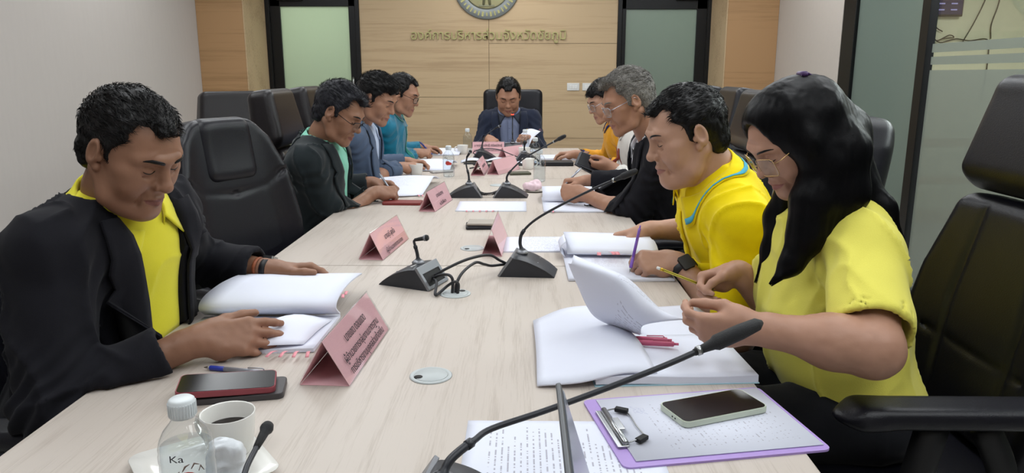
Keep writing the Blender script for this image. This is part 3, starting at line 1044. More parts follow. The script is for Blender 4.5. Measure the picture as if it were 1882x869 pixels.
    def glasses(s, m, lens_m, w=.0245, h=.018, rr=.009, r=.0011, y=.099, z=-.002, halfrim=False, name='glasses', slide=0.0, gap=.033):
        fr = MB()
        ln = MB()
        z = z - slide * .5; y = y + slide * .3
        for sx in (-1, 1):
            out = rrect(w, h, rr, 5)
            pts = [s.hd((sx * gap + a, y - abs(sx * gap + a) ** 2 * 3.5, z + b)) for a, b in out]
            if not halfrim: fr.tube(pts + [pts[0]], r, n=6, cap=False)
            else:
                k = len(pts)
                fr.tube(pts[:k // 2 + 1], r * 1.3, n=6)
            cpt = s.hd((sx * gap, y - gap ** 2 * 3.5, z))
            fwd = s.HR @ np.array([0, 1., 0])
            k = len(pts)
            vs = [p + fwd * .0004 for p in pts] + [p - fwd * .0006 for p in pts]
            ln.raw(vs, [tuple(range(k)), tuple(range(2 * k - 1, k - 1, -1))] + [(i, k + i, k + (i + 1) % k, (i + 1) % k) for i in range(k)], smooth=False)
            hx = sx * (gap + w); hy = y - (gap + w) ** 2 * 3.5
            eb = (sx * .081 * s.hp.get('w', 1.0), -.012, .016)
            fr.tube([s.hd((hx, hy, z + h * .45)), s.hd((sx * .076 * s.hp.get('w', 1.0), hy - .012, z + h * .5 + .002)), s.hd(eb), s.hd((eb[0], -.028, -.002))], r, n=6)
        fr.tube([s.hd((-(gap - w), y - .001, z + .004)), s.hd((0, y + .004, z + .007)), s.hd((gap - w, y - .001, z + .004))], r, n=6)
        o = fr.build(name, m, s.root)
        ln.build('lens', lens_m, o)
        return o

M_LASH = mat('lash', '#15100e', 0.6, var=0)
M_HAIR = hair_mat('black_hair', '#0b0a0b', '#1d1a1b')
M_LENS = clear_mat('spectacle_lens', (.97, .98, .98), 1.25)
# ------------------------------------------------------------------ the room
M_WALL = mat('wall_paper', '#b9b3ae', 0.8, var=0.03, scale=(40, 40, 6), bump=0.15, bscale=350)
M_WALL_R = mat('wall_paint', '#b8b0a8', 0.8, var=0.03, scale=(30, 30, 30), bump=0.1, bscale=300)
M_CEIL = mat('ceiling_board', '#d2d2d0', 0.85, var=0.02)
M_FLOOR = mat('floor_tile', '#b4b3b0', 0.25, var=0.05, scale=(6, 6, 6), spec=0.5)
M_PANEL = wood_mat('oak_panel', '#b09675', '#c2a986', axis=0, freq=46, rough=0.5)
M_PANELD = wood_mat('oak_panel_dark', '#9a7852', '#ac875f', axis=0, freq=46, rough=0.5)
M_GAP = mat('panel_gap', '#3a2c20', 0.9, var=0)
M_BLACK = mat('black_frame', '#101113', 0.35, var=0.05, spec=0.4)
M_BASE = mat('baseboard_grey', '#4e4b4b', 0.5, var=0.03)
M_STEEL = mat('steel', '#a9abad', 0.28, metal=1.0, var=0.03)
M_PLASTIC_W = mat('white_plastic', '#dcdcda', 0.4, var=0.02)
M_GOLD = mat('gold_letters', '#b6b27c', 0.38, metal=0.55, var=0.05)

def frosted(name, col, t=0.5, clear=0.0):
    m, nt, b = nmat(name)
    N = nt.nodes; Lk = nt.links
    out = N['Material Output']
    d = N.new('ShaderNodeBsdfDiffuse'); tr = N.new('ShaderNodeBsdfTranslucent'); g = N.new('ShaderNodeBsdfGlossy')
    c = srgb(col)
    d.inputs[0].default_value = (c[0] * .5, c[1] * .5, c[2] * .5, 1); tr.inputs[0].default_value = (*c, 1); g.inputs['Roughness'].default_value = 0.15
    m1 = N.new('ShaderNodeMixShader'); m1.inputs[0].default_value = t
    m2 = N.new('ShaderNodeMixShader'); m2.inputs[0].default_value = 0.06
    Lk.new(d.outputs[0], m1.inputs[1]); Lk.new(tr.outputs[0], m1.inputs[2])
    Lk.new(m1.outputs[0], m2.inputs[1]); Lk.new(g.outputs[0], m2.inputs[2])
    if clear > 0:
        tp_ = N.new('ShaderNodeBsdfTransparent'); m3 = N.new('ShaderNodeMixShader'); m3.inputs[0].default_value = clear
        Lk.new(m2.outputs[0], m3.inputs[1]); Lk.new(tp_.outputs[0], m3.inputs[2]); Lk.new(m3.outputs[0], out.inputs[0])
    else:
        Lk.new(m2.outputs[0], out.inputs[0])
    return m

M_FROST = frosted('frosted_pane', '#c9d6c6', 0.6)
M_FROST2 = frosted('frosted_pane_grey', '#a9b5ad', 0.5)
M_FILM = frosted('frost_film', '#a5aaa2', 0.5, .28)
M_CLEAR = clear_mat('clear_pane', (.94, .97, .95), 1.35, .0)

def struct(name, mb, m, parent=None):
    o = mb.build(name, m, parent)
    if parent is None: o['kind'] = 'structure'
    return o

XL, XR, YB, YN, ZC = -2.92, 2.25, 7.40, -1.6, 2.75
# floor tiles with joints
mb = MB()
for i in range(-2, 5):
    pass
mb.box(((XL + 5.2) / 2, 3.5, -0.03), (4.3, 6.2, 0.03))
fl = struct('floor', mb, M_FLOOR)
nt = M_FLOOR.node_tree; N = nt.nodes
bk = N.new('ShaderNodeTexBrick'); bk.offset = 0.0; bk.inputs['Scale'].default_value = 1.0
bk.inputs['Brick Width'].default_value = 0.6; bk.inputs['Row Height'].default_value = 0.6; bk.inputs['Mortar Size'].default_value = 0.004
bk.inputs['Color1'].default_value = (1, 1, 1, 1); bk.inputs['Color2'].default_value = (.97, .97, .97, 1); bk.inputs['Mortar'].default_value = (.55, .54, .52, 1)
tcn = N.new('ShaderNodeTexCoord'); nt.links.new(tcn.outputs['Object'], bk.inputs['Vector'])
mm = N.new('ShaderNodeMix'); mm.data_type = 'RGBA'; mm.blend_type = 'MULTIPLY'; mm.inputs[0].default_value = 1.0
src = N['Principled BSDF'].inputs['Base Color'].links[0].from_socket
nt.links.new(src, mm.inputs[6]); nt.links.new(bk.outputs['Color'], mm.inputs[7]); nt.links.new(mm.outputs[2], N['Principled BSDF'].inputs['Base Color'])

struct('ceiling', MB().box(((XL + XR) / 2, 2.9, ZC + 0.04), (2.75, 4.7, 0.04)), M_CEIL)
struct('wall_left', MB().box((XL - 0.05, 2.9, ZC / 2), (0.05, 4.6, ZC / 2)), M_WALL)
struct('wall_near', MB().box(((XL + XR) / 2, YN - 0.05, ZC / 2), (2.7, 0.05, ZC / 2)), M_WALL)
struct('baseboard_left', MB().box((XL + 0.008, 2.6, 0.05), (0.008, 4.2, 0.05), bev=.002), M_BASE)
for x in (-2.4, -1.2, 0.0, 1.2):
    pass

# ceiling panels
def ceiling_panel(x, y, lab):
    t = empty('ceiling_and_fill_panel', (x, y, ZC), lab, 'ceiling light', 'ceiling lights over the table')
    fr = MB()
    for sx in (-1, 1):
        fr.box((sx * .3, 0, -.006), (.012, .612, .006)); fr.box((0, sx * .6, -.006), (.3, .012, .006))
    fr.build('frame', M_PLASTIC_W, t)
    MB().box((0, 0, -.004), (.288, .588, .002)).build('diffuser', mat('diffuser', (.9, .9, .9), .6, var=0, emit=(0.95, .98, 1), es=2.5), t)
for x, y in PANELS:  # fixtures for the table rows and for the unseen panels added as fill
    ceiling_panel(x, y, 'white square-edged ceiling light panel over the meeting table')

# back wall: boards with joints, two door openings
def boards(mb, x0, x1, z0, z1, y, cuts_x, cuts_z, g=0.0035, d=0.012):
    xs = [x0] + cuts_x + [x1]; zs = [z0] + cuts_z + [z1]
    for i in range(len(xs) - 1):
        for j in range(len(zs) - 1):
            mb.box(((xs[i] + xs[i + 1]) / 2, y + d / 2, (zs[j] + zs[j + 1]) / 2), ((xs[i + 1] - xs[i]) / 2 - g / 2, d / 2, (zs[j + 1] - zs[j]) / 2 - g / 2))
LD0, LD1, RD0, RD1, DH = -2.49, -1.585, 0.905, 1.80, 2.16
mb = MB()
boards(mb, LD1, -.335, 0, ZC, YB, [], [.55, 1.085, 2.2], )
boards(mb, -.335, RD0, 0, ZC, YB, [], [.12, .685, 1.597, 2.2])
boards(mb, LD0 - .06, LD1, DH, ZC, YB, [], [])
boards(mb, RD0, RD1 + .06, DH, ZC, YB, [], [])
b2 = MB()
for a, b, z0 in ((LD1, RD0, 0), (LD0 - .06, LD1, DH), (RD0, RD1 + .06, DH)):
    b2.box(((a + b) / 2, YB + .06, (z0 + ZC) / 2), ((b - a) / 2, .045, (ZC - z0) / 2))
wb = struct('wall_back', mb, M_PANEL)
struct('backing', b2, M_GAP, wb)
# pillars beside the doors
for nm, x0, x1, zj in (('trim_1', XL, -2.50, .86), ('trim_2', 1.80, XR, .5)):
    mb = MB(); side = MB()
    boards(mb, x0, x1, 0, ZC, 6.82, [], [1.05, 2.1])
    inner = x1 if x0 < 0 else x0
    side.box((inner + (.004 if x0 < 0 else -.004), 7.12, ZC / 2), (.004, .30, ZC / 2))
    side.box(((x0 + x1) / 2, 7.14, ZC / 2), ((x1 - x0) / 2 - .002, .30, ZC / 2))
    o = struct(nm, mb, M_PANELD)
    struct('return', side, M_PANEL, o)

# doors: black frames, frosted panes
def glass_door(n, x0, x1, hinge_left, pane_m, lab):
    o = MB()
    o.box(((x0 + x1) / 2, YB + .05, DH - .02), ((x1 - x0) / 2, .07, .02), bev=.003)
    for x in (x0 + .02, x1 - .02): o.box((x, YB + .05, DH / 2), (.02, .07, DH / 2), bev=.003)
    d = o.build('door_%d' % n, M_BLACK); d['kind'] = 'structure'
    a, b = (.095, .062)
    xl, xr = (x0 + .043, x1 - .043)
    wl, wr = (a, b) if hinge_left else (b * .6, a)
    lf = MB()
    lf.box((xl + wl / 2, YB + .03, 1.06), (wl / 2, .022, 1.05), bev=.003)
    lf.box((xr - wr / 2, YB + .03, 1.06), (wr / 2, .022, 1.05), bev=.003)
    zt = 1.945 if hinge_left else 1.915
    lf.box(((xl + xr) / 2, YB + .03, (zt + 2.11) / 2), ((xr - xl) / 2, .022, (2.11 - zt) / 2), bev=.003)
    lf.box(((xl + xr) / 2, YB + .03, .07), ((xr - xl) / 2, .022, .06), bev=.003)
    lf.build('door_leaf', M_BLACK, d)
    MB().box(((xl + wl + xr - wr) / 2, YB + .03, (zt + .13) / 2), ((xr - wr - xl - wl) / 2, .004, (zt - .13) / 2)).build('pane', pane_m, d)
    hx = xr - wr * .5 if hinge_left else xl + wl * .5
    h = MB(); h.tube([(hx, YB - .03, 1.02), (hx, YB - .045, 1.06), (hx, YB - .045, 1.24), (hx, YB - .03, 1.28)], .009, n=10)
    h.tube([(hx, YB + .01, 1.06), (hx, YB - .045, 1.06)], .006); h.tube([(hx, YB + .01, 1.24), (hx, YB - .045, 1.24)], .006)
    h.build('door_handle', M_STEEL, d)
    # door closer on the top rail
    cx = xr - .18 if not hinge_left else xl + .2
    c = MB(); c.box((cx, YB - .012, 2.02), (.12, .018, .024), bev=.004); c.tube([(cx - .08, YB - .03, 2.045), (cx + .02, YB - .05, 2.06), (cx + .1, YB - .03, 2.075)], .006)
    c.build('door_closer', M_BLACK, d)
    MB().box((cx + .03, YB - .0315, 2.018), (.03, .0015, .010)).build('sticker', M_PLASTIC_W, d)
    return d
glass_door(1, LD0, LD1, True, M_FROST, '')
glass_door(2, RD0, RD1, False, M_FROST2, '')
# rooms behind the two doors
mb = MB()
mb.box((-.3, 9.6, ZC / 2), (3.2, .05, ZC / 2)); mb.box((XL - .05, 8.5, ZC / 2), (.05, 1.1, ZC / 2)); mb.box((2.4, 8.5, ZC / 2), (.05, 1.1, ZC / 2)); mb.box((-.3, 8.5, ZC + .04), (2.8, 1.1, .04))
mb.box((-.3, 8.5, ZC / 2), (.04, 1.05, ZC / 2))
struct('wall_behind', mb, M_WALL_R)

# right side: plaster, then a framed glass partition
struct('wall_right', MB().box((XR + .05, 6.15, ZC / 2), (.05, .69, ZC / 2)).box((XR + .05, -1.2, ZC / 2), (.05, .5, ZC / 2)).box((XR + .05, 2.38, 2.62), (.05, 3.1, .13)), M_WALL_R)
struct('baseboard_right', MB().box((XR - .008, 6.15, 0.05), (0.008, .67, 0.05), bev=.002), M_BASE)
fr = MB()
for y, w in ((5.36, .10), (4.35, .045), (2.5, .05), (0.9, .05), (-.65, .05)):
    fr.box((XR + .026, y, 1.25), (.024, w, 1.25), bev=.004)
fr.box((XR + .03, 2.36, 2.46), (.045, 3.05, .04), bev=.004)
fr.box((XR + .03, 2.36, .035), (.045, 3.05, .035), bev=.004)
fo = fr.build('window_1', M_BLACK); fo['kind'] = 'structure'
MB().box((XR + .03, 4.82, 1.25), (.004, .47, 1.2)).build('pane', M_FROST2, fo)
for y0, y1 in ((2.55, 4.28), (.95, 2.45), (-.6, .85)):
    ym, hy = (y0 + y1) / 2, (y1 - y0) / 2
    MB().box((XR + .03, ym, 1.25), (.003, hy, 1.2)).build('pane', M_CLEAR, fo)
    f = MB()
    f.box((XR + .0245, ym, 1.446), (.0008, hy, .0235)); f.box((XR + .0245, ym, 1.378), (.0008, hy, .0215)); f.box((XR + .0245, ym, .69), (.0008, hy, .637))
    f.build('frost_film', M_FILM, fo)
# room seen through the partition
struct('wall_far', MB().box((3.81, 6.65, ZC / 2), (1.44, .05, ZC / 2)), mat('cream_wall', '#c9c6ac', .8, var=.03))
struct('wall_outer', MB().box((5.2, 2.8, ZC / 2), (.05, 3.9, ZC / 2)), mat('cream_wall_side', '#c9c6ac', .8, var=.03))
struct('ceiling_outer', MB().box((3.75, 2.8, ZC + .04), (1.5, 3.9, .04)), M_CEIL)
struct('baseboard_outer', MB().box((3.8, 6.59, .06), (1.38, .012, .06), bev=.003), M_PANELD)
struct('trim_3', MB().box((3.8, 6.594, .72), (1.40, .006, .035)).box((3.8, 6.594, .385), (1.40, .006, .03)), M_PANELD)
tv = empty('wall_television', (3.46, 6.58, 1.935), 'dark wall television seen through the glass partition', 'television')
MB().box((0, -.02, 0), (.235, .022, .155), bev=.006).build('casing', M_BLACK, tv)
MB().box((0, -.0435, .004), (.225, .001, .142)).build('screen', mat('tv_screen', '#0d0a20', .15, var=0, emit='#241c58', es=.35), tv)
tl = MB()
for r in range(5):
    for c_ in range(4):
        tl.box((-.16 + c_ * .105, -.0452, .10 - r * .05), (.026 if c_ else .016, .0006, .005))
tl.build('menu_text', mat('tv_text', '#8a86b8', .5, var=0, emit='#8a86b8', es=.5), tv)
bx = empty('network_box', (3.43, 6.585, 1.66), 'small black wall box with cables under the television', 'box')
MB().box((0, -.03, 0), (.05, .03, .09), bev=.004).build('casing', M_BLACK, bx)
MB().box((.0, -.0615, .01), (.03, .001, .03)).box((.02, -.0615, -.05), (.01, .001, .012)).build('face_plate', M_STEEL, bx)
cb = MB()
for pts in ([(3.47, 6.56, 1.62), (3.55, 6.57, 1.57), (3.68, 6.575, 1.60), (3.80, 6.575, 1.585), (3.93, 6.58, 1.60), (3.97, 6.58, 1.55), (3.98, 6.58, 1.35), (3.97, 6.58, 1.1)],
            [(3.47, 6.56, 1.64), (3.52, 6.57, 1.585), (3.62, 6.57, 1.63), (3.66, 6.57, 1.61), (3.56, 6.57, 1.60)],
            [(3.47, 6.57, 1.80), (3.50, 6.57, 1.70), (3.56, 6.57, 1.66)],
            [(3.94, 6.58, 2.2), (3.90, 6.58, 1.95), (3.83, 6.58, 1.75), (3.74, 6.58, 1.56)],
            [(4.03, 6.58, 2.2), (4.01, 6.58, 1.9), (3.97, 6.58, 1.72), (3.98, 6.58, 1.60)]):
    cb.tube(catmull(pts, 6), .005, n=5)
tag(cb.build('cable_bundle', M_BLACK), 'loose black cables hanging on the cream wall beyond the glass', 'cable')

# light switches
for x, lab in ((.487, 'left of two white wall switch plates behind the chairman'), (.637, 'right of two white wall switch plates, nearer the right door')):
    t = empty('wall_switch', (x, YB, 1.186), lab, 'switch', 'wall switches on the wood panelling')
    MB().box((0, -.004, 0), (.06, .005, .036), bev=.003).build('plate', M_PLASTIC_W, t)
    r = MB()
    for k in (-1, 0, 1): r.box((k * .026, -.0105, 0), (.0115, .002, .017), bev=.001)
    r.build('rocker', mat('rocker', '#e6e6e4', .3, var=0), t)

# lettering and seal on the back wall
def text_mesh(body, size, depth=.002, align='CENTER', bevel=0.0, width=None):
    cu = bpy.data.curves.new('txt', 'FONT')
    cu.body = body; cu.size = size; cu.extrude = depth; cu.align_x = align; cu.align_y = 'CENTER'
    cu.resolution_u = 3
    o = bpy.data.objects.new('txt', cu); COL.objects.link(o)
    bpy.context.view_layer.update()
    dg = bpy.context.evaluated_depsgraph_get()
    me = bpy.data.meshes.new_from_object(o.evaluated_get(dg))
    bpy.data.objects.remove(o); bpy.data.curves.remove(cu)
    if width and len(me.vertices):
        xs = [v.co.x for v in me.vertices]; w0 = max(xs) - min(xs); c0 = (max(xs) + min(xs)) / 2
        for v in me.vertices: v.co.x = (v.co.x - c0) * width / w0
    return me
def place_text(me, M4):
    me.transform(M4); me.update(); return me
WALLM = Matrix(((1, 0, 0, 0), (0, 0, -1, 0), (0, 1, 0, 0), (0, 0, 0, 1)))     # text plane -> upright, facing -y
me = text_mesh('องค์การบริหารส่วนจังหวัดชัยภูมิ', .125, .006, width=1.49)
place_text(me, Matrix.Translation((-.34, YB - .0105, 1.672)) @ WALLM)
o = obj('wall_lettering', me, M_GOLD)
tag(o, 'raised gold lettering across the wood panelled back wall', 'lettering')
em = empty('wall_emblem', (-.353, YB, 2.14), 'round grey and gold emblem above the wall lettering', 'emblem')
RX = Matrix.Rotation(math.radians(90), 4, 'X')
MB().lathe([(0, .0), (.32, .0), (.32, .012), (.312, .016), (.235, .016), (.228, .010), (0, .010)], n=64, M=RX.to_3x3()).build('ring_plate', mat('emblem_grey', '#7d8180', .45, metal=.3, var=.05), em)
MB().lathe([(.0, .0105), (.222, .0105), (.222, .017), (.214, .020), (0, .020)], n=64, M=RX.to_3x3()).build('centre_disc', mat('emblem_gold', '#b5b088', .4, metal=.4, var=.08), em)
r = MB()
for k in range(44):
    a = 2 * math.pi * k / 44
    c_, s_ = math.cos(a), math.sin(a)
    Mx = Matrix.Rotation(-a, 3, 'Y')
    r.box((c_ * .273, -.017, s_ * .273), (.022 if k % 3 else .015, .003, .006 if k % 2 else .009), M=Mx)
r.build('rim_lettering', M_GOLD, em)
st = MB()
for dx in (-.022, .022): st.tube([(dx * 1.4, -.02, -.19), (dx, -.026, -.10), (dx * .8, -.026, .02)], [.012, .014, .018], n=8)
st.box((0, -.022, -.193), (.075, .006, .008)); st.tube([(0, -.026, .0), (0, -.03, .08), (0, -.028, .13)], [.04, .03, .02], n=10)
st.build('standing_figure', mat('emblem_figure', '#8b8a70', .4, metal=.4, var=.05), em)
# ------------------------------------------------------------------ the table
M_TABLE = wood_mat('pale_oak_laminate', '#ada298', '#bdb3aa', axis=1, freq=300, rough=0.42, bump=0.03)
M_TABLE_EDGE = mat('table_edge', '#8f8379', 0.5, var=0.04)
TZ = 0.75
TX0, TX1 = -0.775, 0.425
for i, (y0, y1) in enumerate(((.25, 2.118), (2.124, 3.992), (3.998, 5.72))):
    lab = ['nearest section of the long pale oak table, with coffee cup and clipboard', 'middle section of the long pale oak table, with pink name tents and far microphones',
           'farthest section of the long pale oak table, in front of the chairman'][i]
    t = empty('conference_table', ((TX0 + TX1) / 2, (y0 + y1) / 2, 0), lab, 'table', 'sections of the conference table')
    hw, hl = (TX1 - TX0) / 2, (y1 - y0) / 2
    MB().box((0, 0, TZ - .0125), (hw, hl, .0125), bev=.0015).build('tabletop', M_TABLE, t)
    for sy in (-1, 1):
        MB().box((0, sy * (hl - .14), .3625), (hw - .36, .014, .3615), bev=.002).build('panel_leg', M_TABLE_EDGE, t)
    MB().box((0, 0, .52), (.012, hl - .156, .19), bev=.002).build('modesty_panel', M_TABLE_EDGE, t)

# ------------------------------------------------------------------ chairs
M_LEATHER = mat('black_leather', '#121219', 0.36, var=0.12, scale=(9, 9, 9), bump=0.22, bscale=420, spec=0.36)
M_LEATHER_B = mat('brown_black_leather', '#191517', 0.36, var=0.12, scale=(9, 9, 9), bump=0.22, bscale=420, spec=0.36)
M_CHAIRPL = mat('chair_plastic', '#121214', 0.45, var=0.05, spec=0.4)

def vq_obj(name, VQ, m, parent, rot=None, piv=None):
    V, Q = VQ
    if rot is not None:
        piv = np.array(piv); V = (V - piv) @ np.array(rot).T + piv
    return obj(name, npmesh(name, V, Q), m, parent)

def chair_proto(style, leather, lab):
    """faces +y; origin on the floor under the seat"""
    t = empty('office_chair', (0, 0, 0), lab, 'chair')
    h = .0075
    # seat
    f = Field((-.30, -.30, .34), (.30, .32, .54), h)
    f.box((0, .0, .425), (.255, .255, .05), .045)
    f.ell((0, .02, .525), (.20, .20, .05), k=.03, op='sub')
    for sx in (-1, 1): f.path([(sx * .175, -.2, .480), (sx * .175, .23, .480)], [.005] * 2, k=.006, op='sub')
    vq_obj('seat', f.mesh(2), leather, t)
    R = rotm(9, 0, 0); piv = (0, -.22, .50)
    if style == 'wing':
        f = Field((-.31, -.36, .44), (.31, -.10, 1.27), h)
        f.fn(lambda X, Y, Z: np.sqrt(np.maximum(np.abs(X) - np.interp(Z, [.48, .80, 1.0, 1.12, 1.2], [.205, .225, .205, .165, .10]), 0) ** 2
                                     + np.maximum(np.abs(Y + .245 - .055 * np.clip((np.abs(X) - .10) / .15, 0, 1) ** 2) - .024, 0) ** 2
                                     + np.maximum(np.abs(Z - .83) - .335, 0) ** 2) - .034, (-.31, -.36, .44), (.31, -.10, 1.26))
        for sx in (-1, 1):
            f.path([(sx * .165, -.178, .5), (sx * .155, -.170, .80), (sx * .135, -.175, .94)], [.006, .006, .006], k=.008, op='sub')
        f.path([(-.22, -.165, .99), (-.14, -.175, .945), (0, -.19, .93), (.14, -.175, .945), (.22, -.165, .99)], [.007] * 5, k=.012, op='sub')
        vq_obj('backrest', f.mesh(2), leather, t, R, piv)
        f = Field((-.22, -.32, .88), (.22, -.10, 1.28), h * .85)
        f.box((0, -.222, 1.085), (.122, .050, .118), .045)
        f.ell((0, -.150, 1.075), (.10, .024, .10), k=.03, op='sub')
        vq_obj('headrest', f.mesh(2), leather, t, R, piv)
    elif style == 'roll':
        f = Field((-.33, -.36, .42), (.33, -.10, 1.06), h)
        f.fn(lambda X, Y, Z: np.sqrt(np.maximum(np.abs(X) - np.interp(Z, [.45, .62, .80, .98], [.20, .225, .205, .155]), 0) ** 2
                                     + np.maximum(np.abs(Y + .235 - .05 * np.clip((np.abs(X) - .08) / .2, 0, 1) ** 2) - .022, 0) ** 2
                                     + np.maximum(np.abs(Z - .73) - .22, 0) ** 2) - .036, (-.33, -.36, .42), (.33, -.1, 1.06))
        for sx in (-1, 1): f.path([(sx * .11, -.178, .5), (sx * .12, -.178, .75), (sx * .09, -.178, .96)], [.006] * 3, k=.006, op='sub')
        f.path([(-.26, -.17, .66), (0, -.178, .655), (.26, -.17, .66)], [.005] * 3, k=.008, op='sub')
        vq_obj('backrest', f.mesh(2), leather, t, R, piv)
        f = Field((-.27, -.36, .94), (.27, -.06, 1.31), h * .85)
        f.fn(lambda X, Y, Z: np.sqrt(np.maximum(np.abs(X) - np.interp(Z, [1.0, 1.03, 1.24], [.165, .178, .145]), 0) ** 2
                                     + np.maximum(np.abs(Y + .225) - np.interp(Z, [1.0, 1.04, 1.2], [.018, .032, .022]), 0) ** 2
                                     + np.maximum(np.abs(Z - 1.120) - .092, 0) ** 2) - .036, (-.27, -.36, .94), (.27, -.06, 1.30))
        f.path([(-.15, -.19, .965), (.15, -.19, .965)], [.01, .01], k=.02, op='sub')
        vq_obj('headrest', f.mesh(2), leather, t, R, piv)
    else:
        f = Field((-.31, -.36, .44), (.31, -.12, 1.24), h)
        f.box((0, -.235, .83), (.255, .05, .36), .045)
        for z in (.78, 1.0):
            f.path([(-.25, -.18, z), (.25, -.18, z)], [.006, .006], k=.01, op='sub')
        vq_obj('backrest', f.mesh(2), leather, t, R, piv)
    # arms
    for sx in (-1, 1):
        f = Field((sx * .30 - .08, -.26, .60), (sx * .30 + .08, .22, .72), h * .8)
        f.box((sx * .30, -.02, .665), (.042, .20, .020), .018)
        f.ell((sx * .30, .16, .66), (.040, .05, .018), k=.02)
        vq_obj('armrest', f.mesh(2), leather, t)
        a = MB()
        a.tube(catmull([(sx * .20, .06, .405), (sx * .29, .07, .42), (sx * .315, .07, .50), (sx * .31, .04, .645)], 6), .02, n=8, flat=((0, 1, 0), 1.5))
        a.tube(catmull([(sx * .31, -.05, .645), (sx * .315, -.09, .55), (sx * .29, -.10, .43), (sx * .20, -.10, .405)], 6), .018, n=8, flat=((0, 1, 0), 1.5))
        a.build('armrest_bracket', M_CHAIRPL, t)
    m = MB(); m.lathe([(0, .06), (.045, .06), (.045, .10), (.028, .12), (.028, .36), (.07, .375), (.12, .375), (.12, .38), (0, .38)], n=20)
    m.box((0, -.20, .42), (.05, .10, .012)); m.tube([(0, -.27, .42), (0, -.315, .5), (0, -.325, .62)], .025, n=8, flat=((1, 0, 0), 2))
    m.build('column', M_CHAIRPL, t)
    for k in range(5):
        a = 2 * math.pi * k / 5 + .3
        c_, s_ = math.cos(a), math.sin(a)
        g = MB(); g.tube([(c_ * .03, s_ * .03, .09), (c_ * .16, s_ * .16, .083), (c_ * .29, s_ * .29, .07)], [.026, .022, .016], n=8)
        leg = g.build('base_leg', M_CHAIRPL, t)
        w = MB()
        Mx = Matrix.Rotation(math.pi / 2, 3, 'X')
        Mz = Matrix.Rotation(a, 3, 'Z') @ Mx
        w.lathe([(0, -.022), (.022, -.022), (.027, -.014), (.027, .014), (.022, .022), (0, .022)], c=(c_ * .29, s_ * .29, .0275), n=16, M=Mz)
        w.tube([(c_ * .29, s_ * .29, .03), (c_ * .29, s_ * .29, .075)], .008)
        w.build('caster', M_CHAIRPL, leg)
    return t

_protos = {}
def chair(style, loc, rz, lab, leather=None, group='office chairs around the table', sc=1.0):
    key = (style, leather.name if leather else '')
    if key not in _protos:
        o = _protos[key] = chair_proto(style, leather or M_LEATHER, lab)
    else:
        o = copy_tree(_protos[key])
    o.location = (loc[0], loc[1], 0); o.rotation_euler = (0, 0, math.radians(rz)); o['label'] = lab; o['group'] = group
    o.scale = (sc, sc, sc)
    return o

# rz = -90 faces +x (left side of the table), rz = 90 faces -x (right side), 180 faces the camera
chair('wing', (-.765, 2.41), -116, 'empty black leather chair with winged headrest, second from the camera on the left', sc=.97)
chair('roll', (-1.03, 1.52), -90, 'black chair of the man in the black blazer, mostly hidden behind him')
chair('roll', (-.79, 3.36), -88, 'dark chair behind the man with the mint green shirt', M_LEATHER_B)
chair('roll', (-.85, 4.08), -90, 'dark chair behind the man in the blue grey suit', M_LEATHER_B)
chair('roll', (-.88, 4.82), -90, 'dark chair behind the man in the teal silk shirt', M_LEATHER_B)
chair('roll', (-1.60, 4.35), -140, 'dark chair standing back from the table by the left wall', M_LEATHER_B, sc=.97)
chair('roll', (.79, 1.58), 90, 'large black leather chair of the woman at the right edge', sc=1.05)
chair('wing', (.64, 2.24), 90, 'black chair with rounded top just behind the long haired woman')
chair('roll', (.66, 3.12), 90, 'black chair behind the short haired man in the bright yellow polo')
chair('roll', (.76, 3.86), 90, 'black chair hidden behind the grey haired man')
chair('roll', (.78, 4.58), 90, 'black chair of the man in the orange jacket')
chair('plain', (-.09, 6.15), 180, 'black square backed chair of the chairman at the head of the table')
# ------------------------------------------------------------------ things on the table
M_PAPER = mat('white_paper', '#d8dbe8', 0.75, var=0.015, spec=0.2)
M_PAPER_E = mat('paper_stack_edge', '#c4c6cf', 0.8, var=0.12, scale=(2, 2, 900), spec=0.2)
M_PINK = mat('pink_card', '#e3b4ba', 0.7, var=0.03)
M_PINKTAB = mat('pink_tab', '#e0929c', 0.6, var=0.25, scale=(220, 220, 220))
M_ACRYL = clear_mat('clear_acrylic', (.97, .97, .97), 1.3)
M_INK = mat('black_ink', '#2c2730', 0.8, var=0)
M_MIC = mat('mic_plastic', '#2b2d33', 0.42, var=0.06)
M_MICS = mat('mic_silver', '#85878c', 0.38, metal=0.55, var=0.04)
M_CABLE = mat('cable_rubber', '#2a2a2e', 0.5, var=0.05)
M_GROM = mat('grey_plastic', '#b4babb', 0.45, var=0.03)
M_WHITECUP = mat('white_ceramic', '#d9d7d2', 0.2, var=0.02, coat=.3)
M_COFFEE = mat('coffee', '#1c0e08', 0.3, var=0, spec=.15)
M_PET = clear_mat('clear_bottle', (.93, .95, .96), 1.4, .04)
M_CAP = mat('cap_plastic', '#d4dadd', 0.35, var=.02)
M_LABEL = mat('bottle_label', '#c9ccd2', 0.4, var=.1, scale=(60, 60, 60))
M_RED = mat('red_print', '#b83a32', 0.5, var=.2, scale=(160, 160, 160))
M_SCREEN = mat('dark_glass', '#0d0d13', 0.22, var=0, spec=.35)

